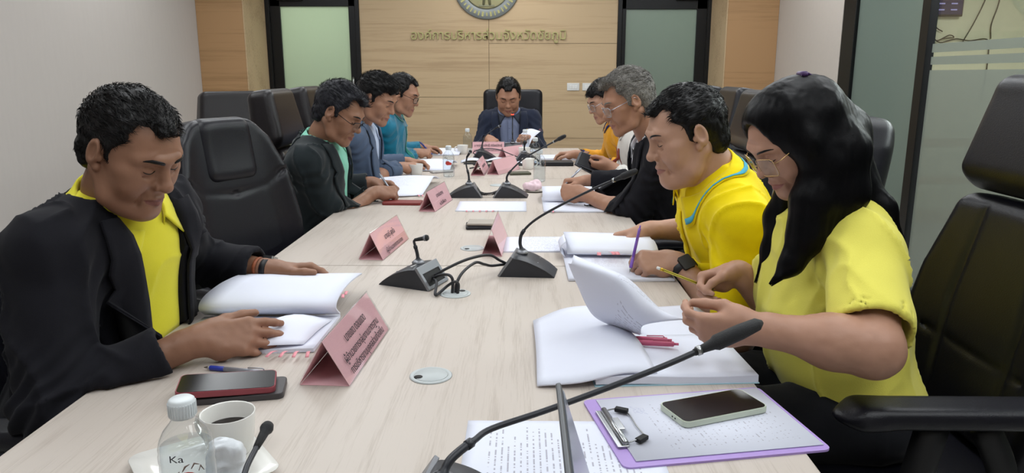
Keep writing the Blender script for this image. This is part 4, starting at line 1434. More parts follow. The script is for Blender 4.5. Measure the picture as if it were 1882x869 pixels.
def printed(name, pitch=.0085, size=(.10, .14), word=90.0, seed=0.0, ink='#8f8c99', dens=.52, cover=(1, 1)):
    """paper with rows of illegible print: rows step along local y, words along local x"""
    m, nt, b = nmat(name)
    N = nt.nodes; Lk = nt.links
    tc = N.new('ShaderNodeTexCoord'); sp = N.new('ShaderNodeSeparateXYZ'); Lk.new(tc.outputs['Object'], sp.inputs[0])
    def M(op, a, c=None, d=None):
        n = N.new('ShaderNodeMath'); n.operation = op
        for i, x in enumerate((a, c, d)):
            if x is None: continue
            if isinstance(x, (int, float)): n.inputs[i].default_value = x
            else: Lk.new(x, n.inputs[i])
        return n.outputs[0]
    row = M('DIVIDE', sp.outputs[1], pitch)
    fr = M('FRACT', row); fl_ = M('FLOOR', row)
    on = M('LESS_THAN', M('ABSOLUTE', M('SUBTRACT', fr, .5)), .13)
    cx = N.new('ShaderNodeCombineXYZ')
    Lk.new(M('MULTIPLY', sp.outputs[0], word), cx.inputs[0]); Lk.new(M('MULTIPLY', fl_, 7.31), cx.inputs[1]); cx.inputs[2].default_value = seed
    nz = N.new('ShaderNodeTexNoise'); nz.inputs['Scale'].default_value = 1.0; nz.inputs['Detail'].default_value = 1.0
    Lk.new(cx.outputs[0], nz.inputs['Vector'])
    wd = M('GREATER_THAN', nz.outputs[0], 1 - dens)
    c2 = N.new('ShaderNodeCombineXYZ')
    Lk.new(M('MULTIPLY', sp.outputs[0], 900.0), c2.inputs[0]); Lk.new(M('MULTIPLY', sp.outputs[1], 700.0), c2.inputs[1])
    n2 = N.new('ShaderNodeTexNoise'); n2.inputs['Scale'].default_value = 1.0; Lk.new(c2.outputs[0], n2.inputs['Vector'])
    gl = M('MULTIPLY_ADD', n2.outputs[0], 1.2, .1)
    # ragged right ends, margins
    c3 = N.new('ShaderNodeCombineXYZ'); Lk.new(M('MULTIPLY', fl_, 3.77), c3.inputs[0]); c3.inputs[1].default_value = seed
    n3 = N.new('ShaderNodeTexWhiteNoise'); n3.noise_dimensions = '2D'; Lk.new(c3.outputs[0], n3.inputs['Vector'])
    endx = M('MULTIPLY_ADD', n3.outputs[0], size[0] * .9, size[0] * .35)
    mx = M('MULTIPLY', M('LESS_THAN', sp.outputs[0], M('SUBTRACT', endx, size[0] * .25)), M('GREATER_THAN', sp.outputs[0], -size[0]))
    my = M('MULTIPLY', M('LESS_THAN', sp.outputs[1], size[1] * cover[1]), M('GREATER_THAN', sp.outputs[1], -size[1] * cover[0]))
    msk = M('MULTIPLY', M('MULTIPLY', M('MULTIPLY', on, wd), M('MULTIPLY', mx, my)), gl)
    mix = N.new('ShaderNodeMix'); mix.data_type = 'RGBA'
    mix.inputs[6].default_value = (*srgb('#d8dbe8'), 1); mix.inputs[7].default_value = (*srgb(ink), 1)
    Lk.new(msk, mix.inputs[0]); Lk.new(mix.outputs[2], b.inputs['Base Color'])
    b.inputs['Roughness'].default_value = .75; b.inputs['Specular IOR Level'].default_value = .2
    return m

M_PRINT = printed('printed_sheet', .0065, (.075, .09), 190, ink='#a7a6b3')
M_PRINT2 = printed('printed_letter', .0095, (.088, .115), 160, 3.0)
M_FORM = printed('printed_form', .0085, (.082, .125), 230, 5.0, '#a8a6b2', .42, (1, .7))

def sheet_rows(rows, n=6):
    """smooth a coarse net of points"""
    R = [catmull(r, n) for r in rows]
    R = np.array(R)
    C = [catmull(list(R[:, j]), n) for j in range(R.shape[1])]
    return np.transpose(np.array(C), (1, 0, 2))

def paper(name, loc, w, l, rz, lab, cat='paper', th=.0006, m=None, sag=.0, group=None, edge=None, curl=0.0):
    """flat sheet or stack, local x = width"""
    t = bpy.data.objects.new(name, None)
    nx, ny = 13, 17
    X = np.linspace(-w / 2, w / 2, nx); Y = np.linspace(-l / 2, l / 2, ny)
    P = np.zeros((nx, ny, 3)); P[..., 0] = X[:, None]; P[..., 1] = Y[None, :]
    P[..., 2] = th + sag * np.sin((X[:, None] / w + .5) * math.pi) * (.6 + .4 * np.cos(Y[None, :] / l * 2)) + curl * np.clip((np.abs(Y[None, :]) / l - .3) / .2, 0, 1) ** 2 * np.clip(X[:, None] / w + .5, 0, 1) ** 2
    mb = MB().grid(P, th if sag == 0 else .0006, 0, 0, 1)
    o = mb.build(name, [m or M_PAPER, edge or M_PAPER_E])
    bpy.data.objects.remove(t)
    o.location = loc; o.rotation_euler = (0, 0, math.radians(rz))
    return tag(o, lab, cat, group)

def tabs(parent, pts, name='index_tab', l=.035, w=.007):
    """little pink sticky tabs curling off a page: (x, y, z, angle) in the parent's space"""
    for x, y, z, a in pts:
        P = np.zeros((7, 2, 3)); c, s = math.cos(math.radians(a)), math.sin(math.radians(a))
        for i in range(7):
            u = i / 6
            for j in (0, 1):
                v = (j - .5) * w
                P[i, j] = (x + c * u * l - s * v, y + s * u * l + c * v, z + .004 * math.sin(u * 3) - .0 * u)
        MB().grid(P, .0004).build(name, M_PINKTAB, parent)

# ---- documents of the man in the black blazer
d = empty('report', (-.58, 1.62, TZ), 'thick stapled report lying open before the man in black blazer, pages curled over', 'report')
P_ = np.zeros((9, 9, 3)); 
for i in range(9):
    for j in range(9):
        P_[i, j] = (-.155 + .31 * i / 8, -.225 + .225 * j / 8 + .02 * (i / 8), .0085 - .002 * (j / 8) + .001 * math.sin(i))
MB().grid(P_, .008, 0, 0, 1).build('open_pages', [M_PRINT, M_PAPER_E], d)
prof = [(-.03, .012), (-.003, .006), (.012, .010), (-.006, .022), (-.016, .032), (-.006, .043), (.03, .051), (.10, .054), (.17, .050), (.225, .044)]
pr = catmull([(0, a, b) for a, b in prof[2:]], 5)
P_ = np.array([[(-.158 + .315 * i / 6 + .03 * p[1], p[1], p[2] + .004 * (i / 6)) for p in pr] for i in range(7)])
MB().grid(P_, -.0035, 0, 0, 1).build('curled_pages', [M_PAPER, M_PAPER_E], d)
P_ = sheet_rows([[(-.01, -.22, .010), (.06, -.215, .018), (.13, -.19, .012)], [(.0, -.15, .012), (.06, -.13, .045), (.14, -.10, .014)], [(.02, -.07, .010), (.07, -.05, .030), (.15, -.03, .011)]], 4)
MB().grid(P_, .0006).build('lifted_page', M_PRINT, d)
tabs(d, [(.085 + .022 * k, -.222, .010, -105 + 8 * k) for k in range(4)] + [(.0, -.222, .009, -120)])
tabs(d, [(.160, .04, .05, -80), (.163, .065, .05, -85)], l=.03)
# ---- ballpoint
def pen(name, a, b, m_body, m_grip, lab, r=.0045, gl=.3, tip=None, click=True):
    a = Vector(a); b = Vector(b); t = empty(name, tuple(a), lab, 'pen')
    d_ = b - a
    pt = lambda u: d_ * u
    MB().tube([pt(.0), pt(.06), pt(.09)], [.0008, .0028, .0036], n=10).build('tip', tip or M_STEEL, t)
    MB().tube([pt(.09), pt(.10), pt(gl), pt(gl + .01)], [r * .9, r * 1.08, r * 1.05, r * .95], n=12).build('grip', m_grip, t)
    MB().tube([pt(gl), pt(.93), pt(.94)], [r, r, r * .7], n=12).build('barrel', m_body, t)
    q = d_.cross(Vector((0, 0, 1))).cross(d_).normalized()
    MB().tube([pt(.94) , pt(1.0)], [r * .5, r * .5], n=8).build('button', m_grip, t)
    MB().tube([pt(.90) + q * r, pt(.88) + q * (r + .003), pt(.66) + q * (r + .002)], [.0012] * 3, n=6).build('clip', m_body, t)
    return t
M_PENBLUE = mat('blue_pen', '#2a3a9a', .35, var=0); M_PENSIL = mat('silver_pen', '#a5a8b2', .3, metal=.5, var=0); M_PURPLE = mat('purple_pen', '#7a52b8', .35, var=.05)
M_PENPINK = mat('pink_pen', '#c25a78', .3, var=.1)
pen('ballpoint_pen', (-.610, 1.322, .7555), (-.472, 1.297, .7555), M_PENSIL, M_PENBLUE, 'silver ballpoint pen with blue grip lying by the red cased phone')
# ---- phones
def phone(loc, w, l, th, rz, lab, case_m, tilt=(0, 0), lip=.0012, name='mobile_phone', glass=True, cat='phone'):
    t = empty(name, loc, lab, cat); t.rotation_euler = (math.radians(tilt[0]), math.radians(tilt[1]), math.radians(rz))
    out = rrect(w / 2, l / 2, .011, 5)
    b = MB(); n = len(out)
    rings = [(.985, 0.0), (1.0, .0015), (1.0, th - .0012), (.985, th), (.955, th - .0004)]
    vs = []
    for k, z in rings: vs += [Vector((x * k + (0), y * (1 - (1 - k) * w / l), z)) for x, y in out]
    fs = []
    for r in range(len(rings) - 1):
        for j in range(n): fs.append((r * n + j, r * n + (j + 1) % n, (r + 1) * n + (j + 1) % n, (r + 1) * n + j))
    fs += [tuple(range(n - 1, -1, -1)), tuple((len(rings) - 1) * n + j for j in range(n))]
    b.raw(vs, fs, smooth=False).build('case', case_m, t)
    if glass:
        o2 = rrect(w / 2 * .945, l / 2 * .972, .010, 5)
        MB().prism(o2, th - .001, th + .0002).build('screen', M_SCREEN, t)
        s_ = MB()
        for k in (-1, 1): s_.box((w * .10 + k * .004, -l / 2 - .0002, th * .5), (.0012, .0006, .001))
        s_.build('port', M_RUBBER_, t)
    return t
M_RUBBER_ = mat('port_black', '#0d0d0e', .6, var=0)
phone((-.503, 1.216, TZ), .078, .160, .011, -78, 'dark grey phone lying under the red cased phone', mat('grey_case', '#3f3c3e', .45, var=.08), glass=False)
phone((-.520, 1.212, TZ + .0150), .078, .163, .011, -74, 'phone in dusty red case lying on the dark grey phone', mat('dusty_red_case', '#8a3f48', .5, var=.04), tilt=(-2.6, 1.5))
phone((.318, 1.148, TZ + .0065), .079, .164, .0105, -68, 'phone in pale green case lying on the purple clipboard', mat('pale_green_case', '#c3cbba', .4, var=.02))
w_ = phone((-.527, 3.19, TZ), .082, .168, .011, -92, 'phone in red brown cover lying beside the man with mint shirt', mat('red_brown_cover', '#7a2e2c', .5, var=.08), glass=False)
# ---- name tents
def name_tent(loc, L, rz, lab, lines=(), base=.10, H=.088, sizes=None):
    t = empty('name_tent', loc, lab, 'name tent', 'pink name tents on the table', rz=math.radians(rz))
    def tri(mb, y0, y1, b, h, th, z0):
        for s in (-1, 1):
            a = Vector((s * b / 2, 0, z0)); c = Vector((0, 0, z0 + h)); d_ = (c - a); n_ = Vector((s * h, 0, b / 2)).normalized()
            P = np.zeros((2, 2, 3))
            for i, y in enumerate((y0, y1)):
                P[i, 0] = (a.x, y, a.z); P[i, 1] = (c.x, y, c.z)
            vs = []
            for q in (a, c):
                for y in (y0, y1):
                    vs.append(Vector((q.x, y, q.z)) - n_ * 0)
            vs += [v - n_ * th for v in vs]
            mb.raw(vs, [(0, 1, 3, 2), (4, 6, 7, 5), (0, 4, 5, 1), (2, 3, 7, 6), (0, 2, 6, 4), (1, 5, 7, 3)], smooth=False)
    m1 = MB(); tri(m1, -L / 2 + .004, L / 2 - .004, base * .93, H * .94, .0006, .0015)
    m1.box((0, 0, .0008), (base * .45, L / 2 - .004, .0004))
    m1.build('card', M_PINK, t)
    m2 = MB(); tri(m2, -L / 2, L / 2, base, H, .0018, 0)
    m2.build('acrylic_holder', M_ACRYL, t)
    if lines:
        ang = math.atan2(H, base / 2)
        for i, (txt, v, wdt, sz) in enumerate(lines):
            me = text_mesh(txt, sz, .0002, width=wdt)
            # text plane: x -> +y (reads from the right-hand side), up -> towards the ridge
            up = Vector((-math.cos(ang), 0, math.sin(ang))); rt = Vector((0, 1, 0)); nn = rt.cross(up)
            p = Vector((base / 2, 0, 0)) + up * (v * math.hypot(H, base / 2)) + nn * .0012
            M4 = Matrix(((rt.x, up.x, nn.x, p.x), (rt.y, up.y, nn.y, p.y), (rt.z, up.z, nn.z, p.z), (0, 0, 0, 1)))
            me.transform(M4)
            obj('lettering', me, M_INK, t)
    return t
name_tent((-.352, 1.405, TZ), .315, -3, 'pink name tent nearest the camera, beside the open report', (('นายเชด ดอนแดด', .68, .135, .024), ('ผู้อำนวยการกลุ่มงานมาตรฐาน', .40, .235, .021), ('การบริหารงานบุคคลส่วนท้องถิ่น', .17, .235, .021)))
name_tent((-.448, 2.335, TZ), .31, -6, 'pink name tent standing before the empty winged chair', (('นางจุรี สุขใจ', .60, .11, .024), ('ผู้อำนวยการกอง', .18, .18, .020)), base=.082, H=.085)
name_tent((-.375, 3.15, TZ), .31, -8, 'pink name tent beside the red brown phone cover', (('นายสมชาย', .60, .11, .024), ('ปลัด', .2, .1, .02)), base=.075, H=.085)
name_tent((-.092, 2.385, TZ), .31, -2, 'pink name tent standing behind the long necked microphone in the middle', (), base=.070, H=.09)
name_tent((-.248, 4.26, TZ), .30, -3, 'pink name tent far down the table behind the left far microphone', (('รองประธาน', .5, .14, .024),), base=.082, H=.085)
name_tent((-.112, 4.29, TZ), .30, -24, 'pink name tent far down the table behind the right far microphone', (), base=.080, H=.085)
pl = name_tent((-.250, 5.33, TZ), .235, -90, 'wide pink name plate facing the room before the chairman', (('นายอรรถสิทธิ์ ทรัพย์สิทธิ์', .66, .20, .026), ('นายกองค์การบริหารส่วนจังหวัด', .28, .205, .02)), base=.07, H=.085)
name_tent((-.075, 5.12, TZ), .24, -35, 'small pink name tent turned sideways near the chairman plate', (), base=.08, H=.075)

# ---- microphones
def microphone(loc, rz, lab, neck, head_r=.009, hl=.045, ring=False, led=None, head='grille', sc=1.0, brand=True):
    """base tail towards -x, silver front towards +x, in its own frame; neck: points in world space"""
    t = empty('conference_microphone', loc, lab, 'microphone', 'desk microphones', rz=math.radians(rz))
    prof = [(-.085, .0), (-.083, .004), (-.062, .022), (-.036, .038), (-.012, .050), (.012, .057), (.026, .059), (.032, .0575)]
    top = catmull([(a, 0, b) for a, b in prof], 3)
    nW = 10; W2 = .058
    P = np.zeros((len(top), nW + 1, 3))
    for i, p in enumerate(top):
        for j in range(nW + 1):
            v = -1 + 2 * j / nW
            w2 = W2 * (.80 + .20 * min(1, (p[0] + .085) / .06))
            P[i, j] = (p[0], v * w2, max(0, p[2] * (1 - .10 * abs(v) ** 4)))
    mb = MB()
    vs = []; fs = []
    nu = len(top)
    for i in range(nu):
        for j in range(nW + 1): vs.append(P[i, j])
    for i in range(nu - 1):
        for j in range(nW): fs.append((i * (nW + 1) + j, (i + 1) * (nW + 1) + j, (i + 1) * (nW + 1) + j + 1, i * (nW + 1) + j + 1))
    mb.raw(vs, [f[::-1] for f in fs], smooth=True)
    for jj, sg in ((0, -1), (nW, 1)):
        side = [tuple(P[i, jj]) for i in range(nu)] + [(.070, P[-1, jj][1], 0.0)]
        mb.raw(side, [tuple(range(len(side)))] if sg < 0 else [tuple(range(len(side) - 1, -1, -1))], smooth=False)
    e0, e1 = P[-1, 0], P[-1, nW]
    mb.raw([tuple(e0), tuple(e1), (.070, e1[1], 0), (.070, e0[1], 0)], [(0, 1, 2, 3)], smooth=False)
    mb.box((-.005, 0, .001), (.07, .045, .001))
    mb.build('base', M_MIC, t)
    # silver front frame with a dark recess
    fr = MB()
    th_ = math.atan2(.0575, .038)                      # lean of the front face
    Rf = Matrix.Rotation(-(math.pi / 2 - th_), 3, 'Y'); fl_ = math.hypot(.0575, .038)
    def fp(u, out): return Vector((.070 - u * fl_ * math.cos(th_), 0, u * fl_ * math.sin(th_))) + Vector((math.sin(th_), 0, math.cos(th_))) * out
    for y0, y1, u0, u1 in ((-.058, -.046, .0, 1.0), (.046, .058, .0, 1.0), (-.048, .048, .66, 1.0), (-.048, .048, .0, .14)):
        c = fp((u0 + u1) / 2, .001) + Vector((0, (y0 + y1) / 2, 0))
        fr.box(c, (.004, (y1 - y0) / 2, (u1 - u0) * fl_ / 2), M=Rf, bev=.0015)
    fr.build('front_frame', M_MICS, t)
    MB().box(fp(.40, .0008), (.0012, .047, .018), M=Rf).build('front_recess', M_RUBBER_, t)
    MB().lathe([(0, .055), (.017, .055), (.018, .060), (.011, .066), (0, .066)], c=(.012, 0, .001), n=20).build('neck_socket', M_MICS, t)
    b = MB()
    for k in (-1, 1): b.lathe([(0, .0), (.0035, .0), (.003, .001), (0, .0012)], c=(-.036, k * .03, .0372), n=10)
    b.build('indicator', M_MICS, t)
    if brand:
        me = text_mesh('BOSCH', .009, .0002)
        me.transform(Matrix.Translation((.016, -.034, .0592)) @ Matrix.Rotation(math.radians(90), 4, 'Z') @ Matrix.Rotation(math.radians(0), 4, 'X'))
        obj('lettering', me, M_PLASTIC_W, t)
    inv = (Matrix.Translation(Vector(loc)) @ Matrix.Rotation(math.radians(rz), 4, 'Z')).inverted()
    pts = catmull([tuple(inv @ Vector(p)) for p in neck], 6)
    L = len(pts)
    rr = [.0065 if i < 3 else .0048 if i < L * .35 else .0036 for i in range(L)]
    MB().tube(pts, [r * sc for r in rr], n=10).build('gooseneck', M_MIC, t)
    k0 = max(1, int(L * .34))
    MB().tube(pts[k0 - 1:k0 + 2], [.0056 * sc] * 3, n=12).build('neck_joint', M_MIC, t)
    MB().tube([pts[0], pts[1], pts[2]], [.0125, .0105, .0068], n=14).build('neck_boot', M_MIC, t)
    a = Vector(pts[-1]); dd = (Vector(pts[-1]) - Vector(pts[-3])).normalized()
    h = MB(); R_ = head_r
    h.tube([a - dd * .03, a - dd * .012, a, a + dd * .006, a + dd * hl * .55, a + dd * hl * .9, a + dd * hl], [.0042 * sc, .0055 * sc, R_ * .72, R_, R_, R_ * .82, R_ * .3], n=16)
    ho = h.build('mic_head', M_GRILLE, t)
    if ring or led:
        MB().tube([a - dd * .001, a + dd * .006], [R_ * .9, R_ * 1.06], n=16).build('light_ring', led or M_MICS, ho)
    if hl > .04:
        MB().tube([a - dd * .026, a - dd * .020], [.0058 * sc, .0062 * sc], n=12).build('collar_mark', M_STEEL, ho)
    return t
M_GRILLE = mat('mic_grille', '#191a1d', .5, var=.5, scale=(900, 900, 900), bump=.9, bscale=1400)
M_LEDRED = mat('red_light_ring', '#ff4030', .4, var=0, emit='#ff3020', es=6.0)
microphone((-.292, 1.930, TZ), -20, 'microphone with short bent neck in front of the open report', [(-.281, 1.926, .812), (-.284, 1.928, .835), (-.290, 1.93, .858), (-.291, 1.93, .868), (-.280, 1.925, .873), (-.262, 1.918, .878)], head_r=.0085, hl=.012, ring=True)
microphone((.010, 2.045, TZ), 172, 'microphone in the table centre whose long neck leans right to the yellow polo man', [(-.002, 2.047, .812), (-.008, 2.05, .838), (.0, 2.05, .868), (.035, 2.04, .905), (.10, 2.01, .950), (.19, 1.96, 1.006), (.255, 1.92, 1.042)], hl=.05)
microphone((-.262, 3.40, TZ), 4, 'left of the two far microphones joined by a coiled cable', [(-.250, 3.40, .812), (-.252, 3.40, .85), (-.262, 3.40, .895), (-.258, 3.39, .93), (-.244, 3.38, .955)], head_r=.008, hl=.012, ring=True, brand=False)
microphone((-.062, 3.40, TZ), 176, 'right of the two far microphones, its long neck leaning to the right', [(-.074, 3.40, .812), (-.074, 3.39, .845), (-.05, 3.37, .88), (.005, 3.33, .935), (.08, 3.27, .985), (.15, 3.22, 1.028)], hl=.045, brand=False)
microphone((-.088, .835, TZ), 172, 'near microphone at the bottom of the view with long neck rising to the right', [(-.100, .837, .812), (-.093, .848, .826), (-.080, .862, .834), (-.062, .880, .840), (-.040, .903, .845), (.028, .93, .857), (.106, .955, .876), (.20, .978, .905), (.270, .998, .929)], hl=.082, head_r=.0115, sc=1.2)
microphone((-.345, .62, TZ), -90, 'microphone whose small dark tip shows over the white saucer', [(-.345, .608, .812), (-.335, .68, .826), (-.328, .77, .838), (-.330, .81, .846), (-.329, .865, .857)], head_r=.0085, hl=.016, brand=False)
microphone((-.078, 5.50, TZ), 90, 'far microphone with red light standing before the chairman', [(-.078, 5.512, .812), (-.079, 5.51, .88), (-.079, 5.505, .96), (-.079, 5.50, 1.015)], head_r=.010, hl=.016, led=M_LEDRED, brand=False)
microphone((-.268, 5.0, TZ), 178, 'far microphone curving right in front of the pink name plate', [(-.280, 5.0, .812), (-.272, 5.0, .86), (-.25, 5.0, .905), (-.19, 5.0, .948), (-.165, 5.0, .962)], head_r=.009, hl=.018, ring=True, brand=False)
microphone((.02, 4.85, TZ), 178, 'far microphone with a short upright neck near the white cup', [(.008, 4.85, .812), (.008, 4.85, .84), (.010, 4.845, .862)], head_r=.013, hl=.02, brand=False)
# cables between microphones
def cable(pts, lab, r=.004, coil=None):
    p = catmull(pts, 8)
    if coil:
        q = []; n = coil * 12; P = np.array(p)
        s_ = np.linspace(0, len(P) - 1, n)
        for i, u in enumerate(s_):
            k = min(int(u), len(P) - 2); c = P[k] + (P[k + 1] - P[k]) * (u - k)
            t_ = unit(P[k + 1] - P[k]); a = unit(np.cross(t_, [0, 0, 1])); b = np.cross(t_, a)
            an = 2 * math.pi * i / 12
            q.append(c + (a * math.cos(an) + b * math.sin(an)) * .006)
        p = q
    return tag(MB().tube(p, r, n=8).build('cable', M_CABLE), lab, 'cable')
cable([(-.236, 1.920, .775), (-.205, 1.915, .795), (-.15, 1.94, .815), (-.095, 1.99, .815), (-.066, 2.03, .790), (-.046, 2.05, .775)], 'black cable arching between the two middle microphones')
cable([(-.174, 1.835, .748), (-.170, 1.84, .778), (-.155, 1.87, .800), (-.128, 1.94, .806), (-.108, 1.985, .790), (-.088, 2.03, .774), (-.050, 2.058, .772)], 'black cable rising from the grommet to the right middle microphone')
cable([(-.182, 1.832, .748), (-.180, 1.832, .785), (-.190, 1.84, .798), (-.215, 1.87, .790), (-.240, 1.905, .772)], 'black cable rising from the grommet to the left middle microphone')
cable([(-.168, 1.826, .748), (-.165, 1.828, .776), (-.174, 1.82, .786), (-.195, 1.835, .770), (-.213, 1.82, .757), (-.222, 1.80, .758), (-.224, 1.85, .775), (-.236, 1.895, .772)], 'looped black cable end beside the middle grommet', .0038)
cable([(-.206, 3.385, .772), (-.18, 3.375, .765), (-.145, 3.38, .765), (-.118, 3.395, .772)], 'coiled black cable joining the two far microphones', .0022, coil=16)
cable([(-.30, 4.95, .765), (-.33, 4.92, .80), (-.25, 4.90, .825), (-.16, 4.88, .82), (-.10, 4.86, .80), (-.03, 4.86, .772)], 'thin black cable arching between two far microphones', .003)
for k, (a, b) in enumerate((((-.32, 4.42), (-.20, 4.62)), ((-.26, 4.40), (-.10, 4.60)), ((-.20, 4.46), (-.31, 4.60)), ((-.13, 4.46), (-.26, 4.56)))):
    cable([(*a, .754), ((a[0] * .6 + b[0] * .4), a[1] + .05, .758), ((a[0] * .3 + b[0] * .7) + .02, b[1] - .05, .757), (*b, .754)], ['short black cable lying left among the far cables', 'long black cable lying across the far cables', 'black cable crossing under the far cables', 'black cable lying rightmost among the far cables'][k], .004)
# grommets
def grommet(loc, lab, rz=0, hole=True):
    t = empty('cable_grommet', loc, lab, 'cable grommet', 'cable grommets in the table', rz=math.radians(rz))
    MB().lathe([(0, 0), (.040, 0), (.040, .0015), (.037, .003), (.033, .0026), (.0325, .0018), (0, .0018)], n=40).build('ring', M_GROM, t)
    MB().lathe([(0, .0018), (.032, .0018), (.031, .0030), (0, .0032)], n=36).build('lid', M_GROM, t)
    if hole: MB().lathe([(0, .0020), (.0085, .0020), (.008, .0036), (0, .0036)], c=(-.022, -.012, 0), n=16).build('cable_hole', M_RUBBER_, t)
grommet((-.172, 1.30, TZ), 'grey cable grommet alone on the near table, right of the near name tent')
grommet((-.174, 1.832, TZ), 'grey cable grommet with black cables coming up between the microphones', 200)
grommet((-.164, 2.345, TZ), 'grey cable grommet between the two middle name tents', 20)
grommet((-.160, 2.80, TZ), 'grey cable grommet partly under the wallets', 60)
grommet((-.13, 3.75, TZ), 'grey cable grommet beyond the far microphones', 60, False)

# ---- bottles
def bottle(loc, lab, rz=0.0, detail=True, k=1.0):
    t = empty('water_bottle', loc, lab, 'bottle', 'small water bottles', rz=math.radians(rz))
    s = MB()
    pr = [(0, .002), (.020, 0), (.029, .003), (.032, .009), (.0325, .030), (.0312, .034), (.0325, .038), (.0325, .086), (.0312, .090), (.0328, .095), (.0328, .101), (.0314, .105), (.0322, .110), (.030, .120), (.024, .132), (.0165, .141), (.0135, .146), (.0135, .156)]
    s.lathe([(a * k, b * k) for a, b in pr], n=36)
    s.build('bottle_body', M_PET, t)
    w = MB(); w.lathe([(0, .004), (.0305, .006), (.0312, .07), (.0312, .098), (0, .098)] if False else [(0, .004), (.028, .0045), (.0300, .010), (.0302, .088), (.0295, .112), (0, .112)], n=32); w.build('water', M_WATER, t)
    c = MB(); c.lathe([(0, .172), (.0125, .172), (.0150, .170), (.0158, .160), (.0158, .150), (.0150, .1485), (.0138, .1485), (0, .1485)], n=30)
    for j in range(30):
        a = 2 * math.pi * j / 30; c.box((.0158 * math.cos(a), .0158 * math.sin(a), .159), (.0006, .0006, .008), M=Matrix.Rotation(a, 3, 'Z'))
    c.build('cap', M_CAP, t)
    if detail:
        l = MB()
        n = 16; P = np.array([[(.0329 * math.cos(-1.9 + 3.8 * i / n - math.pi / 2), .0329 * math.sin(-1.9 + 3.8 * i / n - math.pi / 2), z) for z in (.042, .060, .083)] for i in range(n + 1)])
        f = MB()
        def dot(th, z, r_, m_, nm, kz=1.0):
            o = MB(); q = []
            for j in range(18):
                a = 2 * math.pi * j / 18
                q.append((th + r_ * math.cos(a) / .033, z + r_ * kz * math.sin(a)))
            vs = [(.0330 * math.cos(x), .0330 * math.sin(x), y) for x, y in q] + [(.0336 * math.cos(x), .0336 * math.sin(x), y) for x, y in q]
            k_ = 18
            o.raw(vs, [tuple(range(k_, 2 * k_))] + [(i, (i + 1) % k_, k_ + (i + 1) % k_, k_ + i) for i in range(k_)], smooth=False)
            return o.build(nm, m_, t)
        dot(-math.pi / 2 - .05, .079, .013, M_RED, 'fruit_print', .9)
        dot(-math.pi / 2 + .35, .076, .009, M_RED, 'fruit_print', .9)
        lf = MB()
        for th, z, a in ((-1.75, .092, 30), (-1.45, .094, -20), (-1.2, .089, -50), (-1.95, .084, 70)):
            q = [(th, z), (th + .12 * math.cos(math.radians(a)), z + .006), (th + .3 * math.cos(math.radians(a)), z + .009 * math.sin(math.radians(a + 40)))]
            lf.tube([(.0334 * math.cos(x), .0334 * math.sin(x), y) for x, y in q], [.0005, .0012, .0004], n=6)
        lf.build('leaf_print', mat('leaf_print', '#6b5a52', .5, var=.2), t)
        me = text_mesh('Ka', .016, .0002)
        vs = [v.co.copy() for v in me.vertices]
        for v in me.vertices:
            th = -math.pi / 2 - .35 + v.co.x / .033; v.co = Vector((.0335 * math.cos(th), .0335 * math.sin(th), .108 + v.co.y * .8))
        obj('lettering', me, M_INK, t)
    return t
M_WATER = clear_mat('water', (.95, .97, .98), 1.12, .0)
bottle((-.412, .825, TZ), 'nearest water bottle with white cap and red fruit print, by the coffee cup', rz=25)
bottle((-.411, 4.07, TZ), 'water bottle standing alone in front of the blue grey suit man', rz=0)
bottle((-.405, 5.40, TZ), 'water bottle beside the pink name plate of the chairman', detail=False)
bottle((.012, 5.30, TZ), 'water bottle in front of the paper the chairman holds', detail=False)
bottle((.075, 4.62, TZ), 'water bottle by the orange jacket man, behind another bottle', detail=False)
bottle((.086, 3.88, TZ), 'water bottle near the pen hand of the grey haired man', detail=False)
# ---- coffee cup, saucer, tissue
sc_ = empty('saucer', (-.455, .955, TZ), 'white square saucer under the near coffee cup', 'saucer', rz=math.radians(38))
o_ = rrect(.085, .085, .02, 5); s_ = MB(); n = len(o_)
vs = []; 
for k, z in ((.6, 0), (.66, .002), (.98, .011), (1.0, .0125), (.99, .0135), (.66, .0055), (.55, .005)): vs += [(x * k, y * k, z) for x, y in o_]
fs = []
for r in range(6):
    for j in range(n): fs.append((r * n + j, r * n + (j + 1) % n, (r + 1) * n + (j + 1) % n, (r + 1) * n + j))
fs += [tuple(range(n - 1, -1, -1)), tuple(6 * n + j for j in range(n))]
s_.raw(vs, fs, smooth=True).build('plate', M_WHITECUP, sc_)
def cup(loc, lab, rz=0, r=.039, h=.062, coffee=True):
    t = empty('coffee_cup', loc, lab, 'cup', 'white coffee cups', rz=math.radians(rz))
    MB().lathe([(0, .0), (r * .72, .0), (r * .78, .003), (r * .90, h * .4), (r, h), (r * .985, h + .0015), (r * .94, h), (r * .85, h * .4), (r * .7, .006), (0, .005)], n=40).build('cup_body', M_WHITECUP, t)
    MB().tube(catmull([(r * .95, 0, h * .82), (r * 1.35, 0, h * .80), (r * 1.5, 0, h * .5), (r * 1.2, 0, h * .25), (r * .86, 0, h * .22)], 6), .0038, n=8, flat=((0, 1, 0), 1.5)).build('handle', M_WHITECUP, t)
    if coffee: MB().lathe([(0, h * .62), (r * .895, h * .62), (r * .88, h * .60), (0, h * .60)], n=32).build('coffee', M_COFFEE, t)
cup((-.433, 1.000, TZ + .006), 'near white coffee cup half full of black coffee behind the water bottle', 160)
tp = Field((-.035, -.03, -.001), (.035, .03, .06), .0025)
tp.box((0, 0, .024), (.022, .010, .026), .006, rotm(8, 12, 20)); tp.ell((-.006, .002, .03), (.016, .012, .022), k=.01)
V_, Q_ = tp.mesh(1); N_ = normals(V_, Q_); V_ = V_ + N_ * (.0035 * ridged(V_ * 70, 3))[:, None]
o = obj('creamer_sachet', npmesh('creamer_sachet', V_, Q_), mat('sachet_film', '#cfd3d8', .25, var=.1, scale=(80, 80, 80), bump=.3, bscale=120)); o.location = (-.408, .925, TZ + .010)
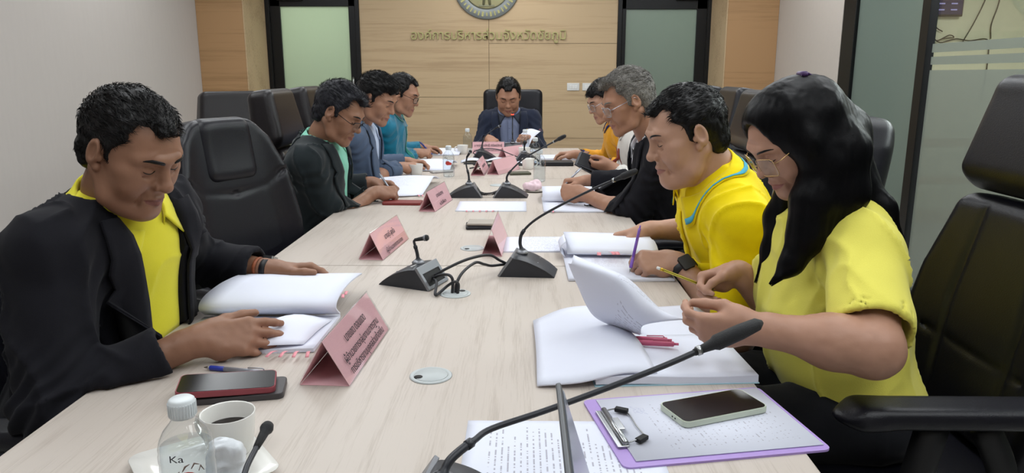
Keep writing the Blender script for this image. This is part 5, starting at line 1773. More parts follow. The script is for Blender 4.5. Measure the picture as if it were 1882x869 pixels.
tag(o, 'crumpled white sachet standing between the near bottle and coffee cup', 'sachet')
cup((-.60, 4.13, TZ), 'far white cup by the man in the blue grey suit', 200, coffee=False)
cup((-.432, 5.28, TZ), 'far white cup next to the chairman name plate', 200, coffee=False)
cup((.008, 5.08, TZ), 'far white cup standing in front of the chairman paper', 20, r=.042, h=.065, coffee=False)
cup((.03, 4.42, TZ), 'white cup beside the black folder on the right side', 20, coffee=False)

# ---- laptop at the bottom edge
lp = empty('laptop', (.21, .65, TZ), 'thin dark laptop seen edge on at the bottom of the view', 'laptop')
MB().box((0, 0, .007), (.110, .155, .007), bev=.003).build('base', mat('laptop_grey', '#6f7276', .4, metal=.5, var=.03), lp)
kb = MB()
for i in range(5):
    for j in range(12): kb.box((-.06 + .018 * i, -.125 + .0227 * j, .0145), (.0075, .0098, .001))
kb.build('keyboard', M_RUBBER_, lp)
R_ = Matrix.Rotation(math.radians(-17), 3, 'Y')
MB().box((-.139, 0, .105), (.0032, .155, .103), M=R_, bev=.002).build('screen_lid', mat('laptop_lid', '#54575b', .4, metal=.5, var=.03), lp)
MB().box((-.1352, 0, .1065), (.0006, .148, .094), M=R_).build('display', mat('laptop_display', '#20222a', .2, var=0, emit='#9aa4b4', es=.25), lp)

# ---- sheet at the bottom, clipboard
paper('printed_letter', (.060, 1.012, TZ), .21, .297, 90, 'printed letter lying under the near gooseneck, left of the clipboard', 'paper', m=M_PRINT2)
cl = empty('clipboard', (.2850, 1.108, TZ), 'purple clipboard with a printed form at the table edge', 'clipboard', rz=math.radians(10.5))
o_ = rrect(.163, .115, .012, 5); MB().prism(o_, 0, .0035).build('board', mat('lilac_board', '#a68cc9', .5, var=.04), cl)
fo_ = MB(); 
X_ = np.zeros((2, 2, 3))
P_ = np.array([[(-.105, -.1485, .0044), (.105, -.1485, .0044)], [(-.105, .1485, .0044), (.105, .1485, .0044)]])[::-1]
pf = MB().grid(np.transpose(P_, (1, 0, 2))[::-1], -.0008).build('form', M_FORM, cl); pf.rotation_euler = (0, 0, math.radians(90)); pf.location = (.008, .003, 0)
k_ = MB(); k_.tube([(-.142, -.058, .010), (-.142, .058, .010)], .0052, n=10); k_.box((-.146, 0, .0062), (.009, .062, .0018), bev=.001)
k_.box((-.136, 0, .0135), (.006, .02, .0012), bev=.0008); k_.build('clip', M_STEEL, cl)
w2 = MB(); w2.tube(catmull([(-.138, -.056, .010), (-.118, -.052, .013), (-.105, -.040, .0085), (-.106, 0, .0085), (-.105, .040, .0085), (-.118, .052, .013), (-.138, .056, .010)], 5), .0013, n=6); w2.build('clip_wire', M_STEEL, cl)
for s2 in (-1, 1):
    MB().box((-.114, s2 * .050, .0115), (.011, .0055, .0035), M=Matrix.Rotation(math.radians(-s2 * 35), 3, 'Z'), bev=.0015).build('clip_foot', M_RUBBER_, cl)
ink = MB()
rg = random.Random(4)
for k in range(3):
    p0 = Vector((-.088 + .006 * k, .080 - .004 * k, .0048)); ink.tube([p0 + Vector((.005 * math.sin(i * 1.7 + k), -.004 * i + .004 * math.cos(i * 2.3), 0)) for i in range(9)], .0005, n=4)
ink.build('signature', M_PENBLUE, cl)

# ---- the woman's papers
bk = empty('report', (.275, 1.375, TZ), 'thick report with pale blue cover lying open before the woman', 'report', rz=math.radians(4))
M_BLUECOV = mat('pale_blue_cover', '#9fc3cf', .6, var=.03)
MB().box((0, 0, .0008), (.152, .112, .0008)).build('back_cover', M_BLUECOV, bk)
P_ = np.array([[(-.15 + .30 * i / 10, -.11 + .22 * j / 8, .0165 + .0025 * math.sin(i * .5 + 1) + .002 * (j / 8)) for j in range(9)] for i in range(11)])
MB().grid(P_, .0145, 0, 0, 1).build('open_pages', [M_PAPER, M_PAPER_E], bk)
P_ = sheet_rows([[(-.257, -.110, .006), (-.245, .05, .012), (-.235, .245, .007)], [(-.18, -.118, .014), (-.17, .06, .034), (-.155, .265, .030)], [(-.10, -.108, .026), (-.09, .05, .046), (-.075, .215, .045)], [(-.035, -.098, .020), (-.04, .03, .034), (-.05, .14, .030)]], 5)
MB().grid(P_, .0025, 0, 1, 1).build('turned_pages', [M_PAPER, M_BLUECOV], bk)
lp_ = empty('loose_page', (.26, 1.47, TZ), 'page being turned, held up between the fingers of the woman', 'paper')
spine = [(.096, 1.50, .915), (.115, 1.49, .872), (.145, 1.47, .816), (.191, 1.46, .793), (.242, 1.45, .779)]
belly = [(.094, 1.477, .924), (.118, 1.445, .905), (.158, 1.412, .868), (.200, 1.402, .828), (.236, 1.408, .797)]
crest = [(.099, 1.46, .928), (.135, 1.42, .928), (.185, 1.38, .914), (.219, 1.365, .866), (.236, 1.38, .824)]
over = [(.102, 1.47, .936), (.150, 1.44, .930), (.207, 1.41, .910), (.245, 1.375, .870), (.268, 1.362, .838)]
back = [(.107, 1.52, .931), (.167, 1.49, .909), (.230, 1.45, .883), (.271, 1.39, .854), (.306, 1.345, .848)]
P_ = sheet_rows([[tuple(np.array(a) - np.array([.26, 1.47, TZ])) for a in r] for r in (spine, belly, crest, over, back)], 6)
MB().grid(P_, .0005).build('page', M_PRINT, lp_)
paper('document', (.345, 1.60, TZ), .20, .24, 12, 'white sheet under the pencil hand at the table edge', 'paper', th=.004)
pen('gel_pen', (.155, 1.445, TZ + .026), (.303, 1.428, TZ + .026), M_PENPINK, M_PENPINK, 'upper of two pink pens lying on the open report', r=.0055)
pen('gel_pen', (.165, 1.420, TZ + .0265), (.312, 1.404, TZ + .0265), M_PENPINK, M_PENPINK, 'lower of two pink pens lying on the open report', r=.0055)
# ---- papers of the yellow polo man
bk = empty('report', (.28, 2.18, TZ), 'stapled report open before the bright yellow polo man, with pink tabs', 'report')
P_ = np.array([[(-.155 + .29 * i / 8, -.225 + .45 * j / 10, .007 + .001 * math.sin(i)) for j in range(11)] for i in range(9)])
MB().grid(P_, .006, 0, 0, 1).build('open_pages', [M_PRINT, M_PAPER_E], bk)
P_ = np.array([[(-.145 + .28 * i / 8, .01 + .225 * j / 8 , .010 + .034 * math.sin(min(1, .15 + j / 6) * 2.2) * (1.15 - .25 * i / 8)) for j in range(9)] for i in range(9)])
MB().grid(P_, .004, 0, 0, 1).build('raised_pages', [M_PAPER, M_PAPER_E], bk)
P_ = np.array([[(-.150 - .018 * math.sin(math.pi * i / 8) , .01 + .11 * j / 6, .008 + .050 * i / 8) for j in range(7)] for i in range(9)])
MB().grid(P_, .001).build('curled_edge', M_PAPER, bk)
tabs(bk, [(-.05, -.0, .028, -95), (-.015, .0, .030, -80), (.0, .0, .030, -85)], l=.04, w=.012)
paper('document', (.085, 2.40, TZ), .30, .215, 2, 'printed sheet lying left of the bright yellow polo man', 'paper', th=.004, m=M_PRINT2)
t_ = paper('document', (.315, 2.475, TZ), .16, .07, -3, 'white sheet under the far hand of the bright yellow polo man', 'paper', th=.002)
pen('ballpoint_pen', (.296, 1.985, .768), (.335, 2.075, .882), M_PURPLE, M_PURPLE, 'purple pen in the hand of the bright yellow polo man', r=.0042)
pn_ = empty('pencil', (.314, 1.68, .862), 'black and yellow striped pencil with white eraser in the hand of the woman', 'pencil')
a_, b_ = Vector((0, 0, 0)), Vector((.150, .028, -.064))
MB().tube([a_ + b_ * .09, b_ * .93], [.0036, .0036], n=6).build('shaft', mat('pencil_black', '#1b1c26', .4, var=0), pn_)
for kk in (-1, 1):
    q_ = Vector((0, -.0028, .0018 * kk + .0008)); MB().tube([b_ * .10 + q_, b_ * .92 + q_], [.0013, .0013], n=5).build('stripe', mat('pencil_yellow', '#d8c93a', .4, var=0), pn_)
MB().tube([b_ * .045, b_ * .10], [.0038, .0038], n=10).build('ferrule', mat('ferrule_gold', '#c9a53a', .3, metal=.7, var=0), pn_)
MB().tube([a_, b_ * .05], [.0033, .0036], n=10).build('eraser', M_PLASTIC_W, pn_)
MB().tube([b_ * .93, b_], [.0036, .0006], n=6).build('tip', mat('pencil_tip', '#b08a5a', .6, var=0), pn_)
# ---- mid-table papers and wallets
st = paper('document', (-.133, 3.125, TZ), .295, .235, 0, 'blank white sheet lying before the two far microphones', 'paper', th=.003)
tabs(st, [(-.10 + .028 * k, -.117, .003, -85 - 4 * k) for k in range(5)], l=.022)
def wallet(loc, rz, m, lab, w=.095, l=.11, th=.012):
    t = empty('wallet', loc, lab, 'wallet', rz=math.radians(rz))
    f = Field((-l / 2 - .01, -w / 2 - .01, -.004), (l / 2 + .01, w / 2 + .01, th + .006), .003)
    f.box((0, 0, th * .27), (l / 2, w / 2, th * .23), .0025); f.box((0, 0, th * .74), (l / 2, w / 2, th * .23), .0025, k=.001)
    f.cap((-l / 2 + .004, -w / 2 + .004, th / 2), (-l / 2 + .004, w / 2 - .004, th / 2), th / 2 - .0004, k=.002)
    V, Q = f.mesh(1); obj('cover', npmesh('cover', V, Q), m, t)
    return t
wallet((-.155, 2.685, TZ), 4, mat('black_wallet', '#16161c', .5, var=.1), 'black wallet lying under the beige wallet')
wallet((-.152, 2.69, TZ + .0125), -2, mat('beige_wallet', '#a39a90', .6, var=.1), 'beige wallet lying on the black wallet', w=.09, l=.105, th=.010)
# papers of the men on the left
d = empty('report', (-.60, 3.62, TZ), 'open report before the man with the mint shirt', 'report')
P_ = sheet_rows([[(-.13, -.20, .006), (.0, -.26, .008), (.13, -.22, .006)], [(-.13, -.05, .02), (.0, -.06, .03), (.14, -.05, .028)], [(-.12, .08, .045), (.02, .09, .055), (.15, .10, .05)], [(-.10, .22, .02), (.02, .24, .024), (.16, .25, .02)]], 5)
MB().grid(P_, -.003, 0, 0, 1).build('open_pages', [M_PRINT, M_PAPER_E], d)
tabs(d, [(.11 + .02 * k, -.225, .006, -70 - 6 * k) for k in range(3)], l=.04)
d = empty('report', (-.56, 4.45, TZ), 'open report before the man in the blue grey suit', 'report')
P_ = sheet_rows([[(-.10, -.14, .006), (.04, -.16, .008), (.13, -.15, .006)], [(-.10, .0, .05), (.04, .01, .055), (.14, .01, .045)], [(-.08, .16, .02), (.04, .17, .02), (.15, .18, .015)]], 5)
MB().grid(P_, -.003, 0, 0, 1).build('open_pages', [M_PAPER, M_PAPER_E], d)
d = empty('report', (-.58, 5.33, TZ), 'open report before the man in the teal silk shirt', 'report')
P_ = sheet_rows([[(-.12, -.16, .006), (.0, -.18, .008), (.13, -.16, .006)], [(-.12, .0, .03), (.0, .01, .035), (.14, .01, .03)], [(-.10, .16, .012), (.02, .17, .012), (.14, .18, .01)]], 5)
MB().grid(P_, -.006, 0, 0, 1).build('open_pages', [M_PAPER, M_PAPER_E], d)
pen('ballpoint_pen', (-.575, 3.26, .775), (-.655, 3.345, .862), M_PENSIL, M_PENSIL, 'silver pen in the hand of the man with mint shirt')
pen('ballpoint_pen', (-.60, 4.93, .775), (-.70, 5.0, .862), M_PENBLUE, M_PENBLUE, 'blue pen in the hand of the man in teal shirt')
wallet((-.47, 4.25, TZ), 30, mat('silver_wrap', '#a9a6a4', .35, metal=.3, var=.3, scale=(60, 60, 60)), 'grey snack wrapper lying before the man in blue grey suit', w=.05, l=.13, th=.012)
# papers of the men on the right
d = empty('report', (.215, 3.18, TZ), 'open report in front of the grey haired man', 'report')
P_ = np.array([[(-.13 + .26 * i / 8, -.19 + .36 * j / 8, .006 + .001 * math.sin(i)) for j in range(9)] for i in range(9)])
MB().grid(P_, .005, 0, 0, 1).build('open_pages', [M_PRINT, M_PAPER_E], d)
P_ = sheet_rows([[(-.13, .02, .012), (.02, .02, .012), (.19, .01, .012)], [(-.13, .05, .05), (.02, .06, .055), (.19, .05, .05)], [(-.13, .17, .055), (.02, .18, .055), (.19, .18, .05)], [(-.12, .30, .02), (.02, .30, .02), (.19, .30, .015)]], 5)
MB().grid(P_, -.003, 0, 0, 1).build('raised_pages', [M_PAPER, M_PAPER_E], d)
tabs(d, [(-.09, -.19, .006, -95)], l=.03)
pen('ballpoint_pen', (.195, 3.44, .80), (.275, 3.50, .87), M_PENSIL, M_PENSIL, 'grey pen in the hand of the grey haired man')
paper('document', (.24, 5.00, TZ), .25, .24, 0, 'white papers before the orange jacket man', 'paper', th=.012)
wallet((.215, 4.62, TZ), 2, mat('black_folder', '#17181d', .5, var=.08), 'black zip folder beside the white papers of the orange jacket man', w=.12, l=.19, th=.026)
tb = empty('tablet', (.350, 3.645, .872), 'dark tablet in a folding cover held by the white jacket person', 'tablet'); tb.rotation_euler = (math.radians(28), math.radians(20), math.radians(-8))
MB().box((0, 0, 0), (.085, .06, .004), bev=.002).build('cover', M_MIC, tb); MB().box((0, -.002, .0052), (.078, .053, .0008)).build('screen', M_SCREEN, tb)
MB().box((-.01, -.01, -.012), (.08, .055, .003), M=Matrix.Rotation(math.radians(10), 3, 'Y'), bev=.001).build('flap', M_MIC, tb)
cp = empty('loose_page', (.01, 5.60, .80), 'curved white page held up by the chairman', 'paper')
P_ = sheet_rows([[(-.09, .02, -.045), (-.02, .0, -.04), (.03, -.03, -.035)], [(-.055, .06, .03), (.0, .05, .045), (.06, .0, .03)], [(-.0, .10, .085), (.05, .09, .10), (.12, .03, .085)]], 5)
MB().grid(P_, .0006).build('page', M_PAPER, cp)
tabs(cp, [(.115, .035, .085, 10), (.11, .045, .095, 20)], l=.02)
paper('document', (-.02, 5.50, TZ), .21, .15, 10, 'white papers lying in front of the chairman', 'paper', th=.008)
for x, y, rz, lab in ((-.33, 4.80, 3, 'left of three white folded sheets lying across the far table'), (-.17, 4.83, -4, 'middle of three white folded sheets lying across the far table'), (.03, 4.70, 4, 'right of three white folded sheets lying across the far table')):
    paper('document', (x, y, TZ), .15, .14, rz, lab, 'paper', sag=.022)
for x, y, lab in ((-.30, 4.70, 'black tablet under the left white folded sheet'), (-.03, 4.62, 'black tablet under the right white folded sheet')):
    t = empty('tablet', (x, y, TZ), lab, 'tablet'); MB().box((0, 0, .005), (.075, .05, .005), bev=.002).build('case', M_MIC, t); MB().box((0, 0, .0102), (.07, .045, .0004)).build('screen', M_SCREEN, t)
wallet((-.02, 4.18, TZ), 12, mat('olive_pouch', '#4b4a3a', .6, var=.15), 'dark olive pouch lying beside the far right name tent', w=.08, l=.12, th=.014)
tp = Field((-.06, -.05, -.001), (.06, .05, .06), .004)
tp.ell((0, 0, .02), (.045, .035, .022)); tp.ell((.02, .01, .03), (.02, .02, .02), k=.01); tp.plane((0, 0, 0), (0, 0, -1), (-1, -1, -.03), (1, 1, .002))
V_, Q_ = tp.mesh(1); V_ = V_ + normals(V_, Q_) * (.005 * ridged(V_ * 45, 8))[:, None]; V_[:, 2] = np.maximum(V_[:, 2], 0)
o = obj('tissue_pack', npmesh('tissue_pack', V_, Q_), mat('pink_white_wrap', '#dcc0c8', .5, var=.25, scale=(50, 50, 50))); o.location = (.03, 3.62, TZ)
tag(o, 'crumpled pink and white tissue pack left of the grey haired man report', 'tissue pack')
sa = empty('saucer', (.055, 3.55, TZ), 'white saucer beneath the pink tissue pack', 'saucer'); MB().lathe([(0, .0), (.035, 0), (.055, .008), (.056, .0095), (.036, .003), (0, .003)], n=32).build('plate', M_WHITECUP, sa)
o.location = (.045, 3.56, TZ + .0035)
# ------------------------------------------------------------------ the ten people at the table
SK_TAN = skin_mat('skin_tan', '#8d6752', '#794b43')
SK_MID = skin_mat('skin_mid', '#a17760', '#8c5a50')
SK_FAIR = skin_mat('skin_fair', '#b18a75', '#9c6a60')
SK_WOM = skin_mat('skin_warm', '#ae8570', '#9a625a')
M_BLAZER = cloth_mat('black_blazer_cloth', '#15151b', 0.9, weave=1100, sheen=.04)
M_SUIT_DK = cloth_mat('dark_green_black_suit', '#1d2427', 0.9)
M_SUIT_BL = cloth_mat('blue_grey_suit', '#4c5a70', 0.85)
M_SUIT_NV = cloth_mat('navy_suit', '#23293a', 0.9)
M_POLO_Y = cloth_mat('lemon_polo', '#d8cf33', 0.85, var=.05, weave=700, bump=.4)
M_POLO_B = cloth_mat('bright_yellow_polo', '#f2d800', 0.85, var=.05, weave=700, bump=.4)
M_POLO_W = cloth_mat('pale_yellow_polo', '#e3db63', 0.85, var=.05, weave=700, bump=.4)
M_BLUETRIM = cloth_mat('blue_trim', '#4aa9c4', 0.85)
M_MINT = cloth_mat('mint_shirt', '#7fc4ad', 0.8, weave=500)
M_SKYSH = cloth_mat('pale_blue_shirt', '#b5c4dd', 0.8, weave=500)
M_WHITESH = cloth_mat('white_shirt', '#d7d9de', 0.8, weave=500)
M_GREYSH = cloth_mat('grey_blue_shirt', '#6d7690', 0.8, weave=500)
M_TEAL = cloth_mat('teal_silk', '#0f6b86', 0.45, var=.25, weave=500, sheen=.4)
M_TEALC = cloth_mat('teal_green_silk', '#107468', 0.45, var=.2, weave=500, sheen=.4)
M_ORANGE = cloth_mat('orange_jacket', '#e0a02a', 0.75)
M_NAVY = cloth_mat('navy_knit', '#252a58', 0.9)
M_WHITEJ = cloth_mat('white_woven_jacket', '#d6d2cc', 0.85)
M_REDTRIM = cloth_mat('red_brown_trim', '#9a4a3c', 0.9, var=.4, weave=300)
M_TROUS = cloth_mat('black_trousers', '#15161b', 0.9)
M_SHOE = mat('black_shoe', '#0e0e10', 0.35, var=.05)
M_DARKWIRE = mat('dark_wire', '#1c1a1c', 0.3, metal=.8, var=0)
M_GOLDWIRE = mat('gold_wire', '#c9a878', 0.25, metal=1.0, var=0)
M_SILVERWIRE = mat('silver_wire', '#b9bcc4', 0.25, metal=1.0, var=0)
M_RUBBER = mat('black_rubber', '#141417', 0.5, var=.05)
H_P1 = hair_mat('black_hair_thin', '#0d0c0d', '#2a2625', .6)
H_GREY = hair_mat('salt_pepper_hair', '#46443f', '#8b8782', .5, .55)
H_GREY2 = hair_mat('dark_greying_hair', '#15151a', '#3b3c44', .58)
H_LONG = hair_mat('long_black_hair', '#050507', '#0a090c', .6, .42, .10)

def placket(P, m, x0=-.016, x1=.016, z0=-.02, z1=-.20, off=.0022, buttons=2, bm=None, name='placket'):
    n = 14
    rows = [[(x0 + (x1 - x0) * j / 3, z0 + (z1 - z0) * i / n) for j in range(4)] for i in range(n + 1)]
    o = P.patch(name, m, rows, off, .0022)
    for k in range(buttons):
        z = z0 + (z1 - z0) * (k + .7) / (buttons + .4)
        q = P.chest_ray(0, z, off + .0025)
        if q is not None:
            b = MB(); R3 = Matrix([list(r) for r in np.stack([P.T[:, 0], P.T[:, 2], P.T[:, 1]], 1)])
            b.lathe([(0, -.001), (.005, -.001), (.0055, .001), (.004, .0018), (0, .0014)], n=12, M=R3, c=tuple(q))
            b.build('button', bm or m, o)
    return o

def wristband(P, sd, m, w=.018, r=.030, name='wrist_watch', face=None, back=.02, fm=None):
    E, W = P.E[sd], P.W[sd]; d = unit(W - E); c = W - d * back
    fd, pn = P.hands[sd][1], P.hands[sd][2]
    q = unit(pn - d * np.dot(pn, d)); x = np.cross(q, d)
    R3 = Matrix([list(r_) for r_ in np.stack([x, q * .86, d], 1)])
    b = MB(); b.lathe([(r, -w / 2), (r + .0025, -w / 2 + .001), (r + .0025, w / 2 - .001), (r, w / 2), (r - .002, 0), (r, -w / 2)], n=28, M=R3, c=tuple(c))
    o = b.build(name, m, P.root)
    if face:
        f = MB(); R4 = Matrix([list(r_) for r_ in np.stack([x, d, -q], 1)])
        out = rrect(face, face * 1.15, face * .35, 4)
        f.prism(out, 0, .009, M=R4, c=tuple(c - q * (r * .86 - .001)))
        f.build('watch_case', fm or m, o)
    return o

# ---- 1 man in the black blazer over a lemon polo, nearest on the left
P = Person((-1.0, 1.55), -90, 'man in black blazer over lemon yellow polo, reading papers nearest the camera on the left',
           (-.765, 1.44, 1.158), (-18, -27, 2), (-.848, 1.52, 1.032),
           hp=dict(w=1.06, fat=1.14, jaw=1.1, jowl=1.0, nose=1.12, hairline=.004, temple=.016, strands=1300, lift=.35, slen=.021, hup=.013, side=.0035, brow=1.1, neck=1.12, comb=(.25, .9, .1), front=(.2, .8, .35)),
           skin=SK_TAN, sh_yaw=-6, hsc=.95, sh_w=.182, armk=1.08)
P.arm('R', (-.638, 1.355, .798), (.86, .42, -.10), (-.25, .72, -.62), [(12, 14, 8), (16, 16, 8), (22, 20, 10), (28, 24, 12)], (.75, 5), pole=(.55, -.35, -.9), hs=1.06)
P.arm('L', (-.648, 1.87, .80), (.97, .10, -.02), (.05, -.45, -.88), [(20, 25, 15), (25, 28, 15), (30, 30, 18), (35, 30, 20)], (.9, 10), pole=(-.8, -.3, -.6))
P.make_body(bare_from=.3)
P.make_hair(H_P1)
P.make_top('polo_shirt', M_POLO_Y, .016, long=False, belly=1.2, short=.3, sl_e=.0, amp=.004)
P.collar(M_POLO_Y, a=.070, b=.074, yo=.012, back=.050, front=.002, flap_b=.045, flap_f=.085, tmax=154, spread=.045, flare=.016)
V = (.088, .50, .035)
P.make_top('blazer', M_BLAZER, .030, belly=1.22, vcut=V, amp=.008, cuff=.055, neck_r=.104, hem=.50, el_amp=.011, sl_e=.022)
P.lapels(M_BLAZER, V, width=.085, top=.02)
P.collar(M_BLAZER, a=.094, b=.090, yo=.0, back=.004, front=-.03, flap_b=.045, flap_f=.045, tmax=118, spread=.0, flare=.02, name='blazer_collar')
P.trousers(M_TROUS, M_SHOE)
wristband(P, 'L', mat('wooden_beads', '#8a4a2c', .5, var=.4, scale=(200, 200, 200)), w=.010, r=.0345, name='bead_bracelet', back=.046)
wristband(P, 'L', M_RUBBER, w=.017, r=.0325, back=.024, face=.014, fm=M_STEEL)
P1 = P

# ---- 2 man in the dark suit and mint shirt
P = Person((-.93, 3.14), -90, 'man in dark suit and mint green shirt with glasses, writing beside the red phone', (-.752, 3.06, 1.150), (-8, -28, 0), (-.86, 3.12, 1.02),
           hp=dict(w=1.0, fat=.98, jaw=1.0, nose=1.05, hairline=.0, temple=.004, strands=900, lift=.25, slen=.03, hup=.018, side=.008, quiff=.8, comb=(.5, .8, 0)), skin=SK_TAN, res=1.6, hsc=.98)
P.arm('R', (-.655, 3.21, .798), (.86, .45, -.12), (-.2, .5, -.85), PINCH, (.5, 20), pole=(.6, -.4, -.8))
P.arm('L', (-.72, 3.50, .80), (.95, -.1, -.1), (0, -.3, -.95), REST, (.6, 15))
P.make_body(bare_from=.6); P.make_hair(H_GREY2)
P.make_top('shirt', M_MINT, .014, long=False, short=.3, sl_e=-.006)
P.collar(M_MINT, a=.066, b=.070, yo=.01, back=.05, front=.008, flap_b=.04, flap_f=.075, tmax=158, spread=.03)
V = (.080, .42, .02)
P.make_top('suit_jacket', M_SUIT_DK, .024, vcut=V, sl_e=.014, amp=.008, cuff=.02, neck_r=.078, hem=.5)
P.lapels(M_SUIT_DK, V, width=.075, top=.02)
P.collar(M_SUIT_DK, a=.082, b=.086, back=.03, front=-.01, flap_b=.05, flap_f=.05, tmax=115, name='jacket_collar')
P.trousers(M_TROUS, M_SHOE, res=.014)
P.glasses(M_DARKWIRE, M_LENS, w=.025, h=.016, slide=.016, halfrim=True, r=.0014)

# ---- 3 man in the blue grey suit
P = Person((-.97, 3.92), -90, 'man in blue grey suit and pale blue shirt, third seated figure on the left side', (-.752, 3.86, 1.18), (-14, -24, 0), (-.87, 3.92, 1.045),
           hp=dict(w=1.02, fat=1.04, hairline=-.008, temple=.0, strands=900, lift=.3, slen=.034, hup=.022, side=.009, quiff=1.2, comb=(.2, 1, .1), front=(.2, .8, .1)), skin=SK_MID, res=1.8, hsc=1.0)
P.arm('R', (-.69, 4.10, .80), (.85, .5, -.1), (-.2, .5, -.85), PINCH, (.5, 20), pole=(.6, -.4, -.8))
P.arm('L', (-.68, 4.36, .80), (.95, -.1, -.1), (0, -.3, -.95), REST)
P.make_body(bare_from=.6); P.make_hair(M_HAIR)
P.make_top('shirt', M_SKYSH, .014, long=False, short=.3, sl_e=-.006)
P.collar(M_SKYSH, a=.066, b=.070, yo=.01, back=.05, front=.008, flap_b=.04, flap_f=.07, tmax=160, spread=.03)
P.make_top('suit_jacket', M_SUIT_BL, .024, vcut=V, sl_e=.014, amp=.008, cuff=.02, neck_r=.078, hem=.5)
P.lapels(M_SUIT_BL, V, width=.075, top=.02)
P.collar(M_SUIT_BL, a=.082, b=.086, back=.03, front=-.01, flap_b=.05, flap_f=.05, tmax=115, name='jacket_collar')
P.trousers(M_TROUS, M_SHOE, res=.014)

# ---- 4 man in the teal silk shirt
P = Person((-.97, 4.80), -90, 'man in teal silk shirt with glasses, farthest on the left side', (-.765, 4.76, 1.178), (-6, -18, 0), (-.855, 4.8, 1.035),
           hp=dict(w=1.0, fat=1.0, hairline=.01, temple=.012, strands=500, lift=.15, slen=.03, hup=.016, side=.007, comb=(.6, .6, 0), front=(.8, -.3, .3)), skin=SK_MID, res=2.0, hsc=1.02)
P.arm('R', (-.72, 4.90, .80), (.95, .2, -.1), (-.1, .5, -.85), PINCH, (.5, 20), pole=(.7, -.4, -.7))
P.arm('L', (-.70, 5.22, .80), (.95, -.1, -.1), (0, -.3, -.95), REST)
P.make_body(bare_from=.6); P.make_hair(M_HAIR)
P.make_top('silk_shirt', M_TEAL, .020, amp=.007, sl_e=.014, cuff=.02, hem=.5)
P.collar(M_TEALC, a=.066, b=.070, yo=.005, back=.058, front=.012, flap_b=.012, flap_f=.012, tmax=165, flare=.002, spread=0, name='stand_collar')
placket(P, M_TEALC, -.012, .012, -.03, -.36, buttons=4, bm=M_TEALC)
P.trousers(M_TROUS, M_SHOE, res=.014)
P.glasses(M_DARKWIRE, M_LENS, w=.025, h=.017, slide=.010, r=.0015)

# ---- 5 the chairman
P = Person((-.10, 6.02), 180, 'chairman in dark suit with gold badge at the head of the table', (-.118, 5.90, 1.135), (0, -24, 0), (-.11, 6.0, 1.0),
           hp=dict(w=1.05, fat=1.08, hairline=.006, temple=.018, strands=500, lift=.5, slen=.02, hup=.018, side=.007, comb=(.2, .9, .3)), skin=SK_MID, res=2.0, hsc=1.1, sh_w=.172)
P.arm('R', (-.27, 5.70, .83), (.5, -.75, -.3), (.3, .2, -.9), PINCH, (.5, 20), pole=(.35, -.3, -.9))
P.arm('L', (.06, 5.68, .835), (-.6, -.7, .1), (.2, .3, -.8), GRIP, (.5, 20), pole=(-.35, -.3, -.9))
P.make_body(bare_from=.6); P.make_hair(M_HAIR)
P.make_top('shirt', M_GREYSH, .016, long=False, short=.3, sl_e=-.006, belly=1.1)
P.collar(mat('dark_collar', '#2e3440', .85, var=.05), a=.076, b=.076, yo=.01, back=.05, front=.004, flap_b=.04, flap_f=.07, tmax=158, spread=.03)
placket(P, M_GREYSH, -.014, .014, -.04, -.34, buttons=3, bm=M_GREYSH)
V5 = (.085, .46, .05)
P.make_top('suit_jacket', M_SUIT_NV, .028, vcut=V5, sl_e=.016, amp=.008, cuff=.02, neck_r=.085, hem=.5, belly=1.1)
P.lapels(M_SUIT_NV, V5, width=.075, top=.02)
P.collar(M_SUIT_NV, a=.088, b=.09, back=.03, front=-.01, flap_b=.05, flap_f=.05, tmax=115, name='jacket_collar')
q = P.chest_ray(-.125, -.14, .004)
if q is not None:
    b = MB(); R3 = Matrix([list(r) for r in np.stack([P.T[:, 0], P.T[:, 2], P.T[:, 1]], 1)])
    b.lathe([(0, .0), (.03, .0), (.032, .003), (.022, .006), (0, .008)], n=20, M=R3, c=tuple(q))
    b.box(tuple(q + P.T[:, 2] * -.035), (.018, .004, .012))
    b.build('gold_badge', mat('badge_gold', '#c9b070', .4, metal=.6, var=.2, scale=(200, 200, 200)), P.root)
P.trousers(M_TROUS, M_SHOE, res=.014)

# ---- 6 man in the orange jacket
P = Person((.82, 4.55), 90, 'man in orange jacket with navy striped cuffs, farthest on the right side', (.485, 4.5, 1.150), (14, -22, 0), (.57, 4.54, 1.01),
           hp=dict(w=1.0, fat=1.05, hairline=-.016, temple=0, strands=600, lift=.15, slen=.034, hup=.018, side=.009, comb=(-.1, 1, -.2), front=(0, .5, -.6)), skin=SK_FAIR, res=2.0, hsc=1.0)
P.arm('R', (.34, 4.80, .80), (-.95, .15, -.1), (.0, -.4, -.9), REST)
P.arm('L', (.46, 4.28, .80), (-.9, .3, -.05), (0, .5, -.85), PINCH, (.5, 20))
P.make_body(bare_from=.6); P.make_hair(M_HAIR)
P.make_top('zip_jacket', M_ORANGE, .026, amp=.007, sl_e=.016, cuff=.045, hem=.5)
P.collar(M_NAVY, a=.070, b=.074, yo=.005, back=.05, front=.0, flap_b=.018, flap_f=.018, tmax=160, flare=.006, spread=0, name='knit_collar')
for sd in ('R', 'L'):
    wristband(P, sd, M_NAVY, w=.05, r=.040, name='knit_cuff', back=.055)
    wristband(P, sd, M_WHITESH, w=.007, r=.0412, name='cuff_stripe', back=.055)
P.trousers(M_TROUS, M_SHOE, res=.014)
P.glasses(M_SILVERWIRE, M_LENS, w=.025, h=.020, slide=.012, r=.0016)

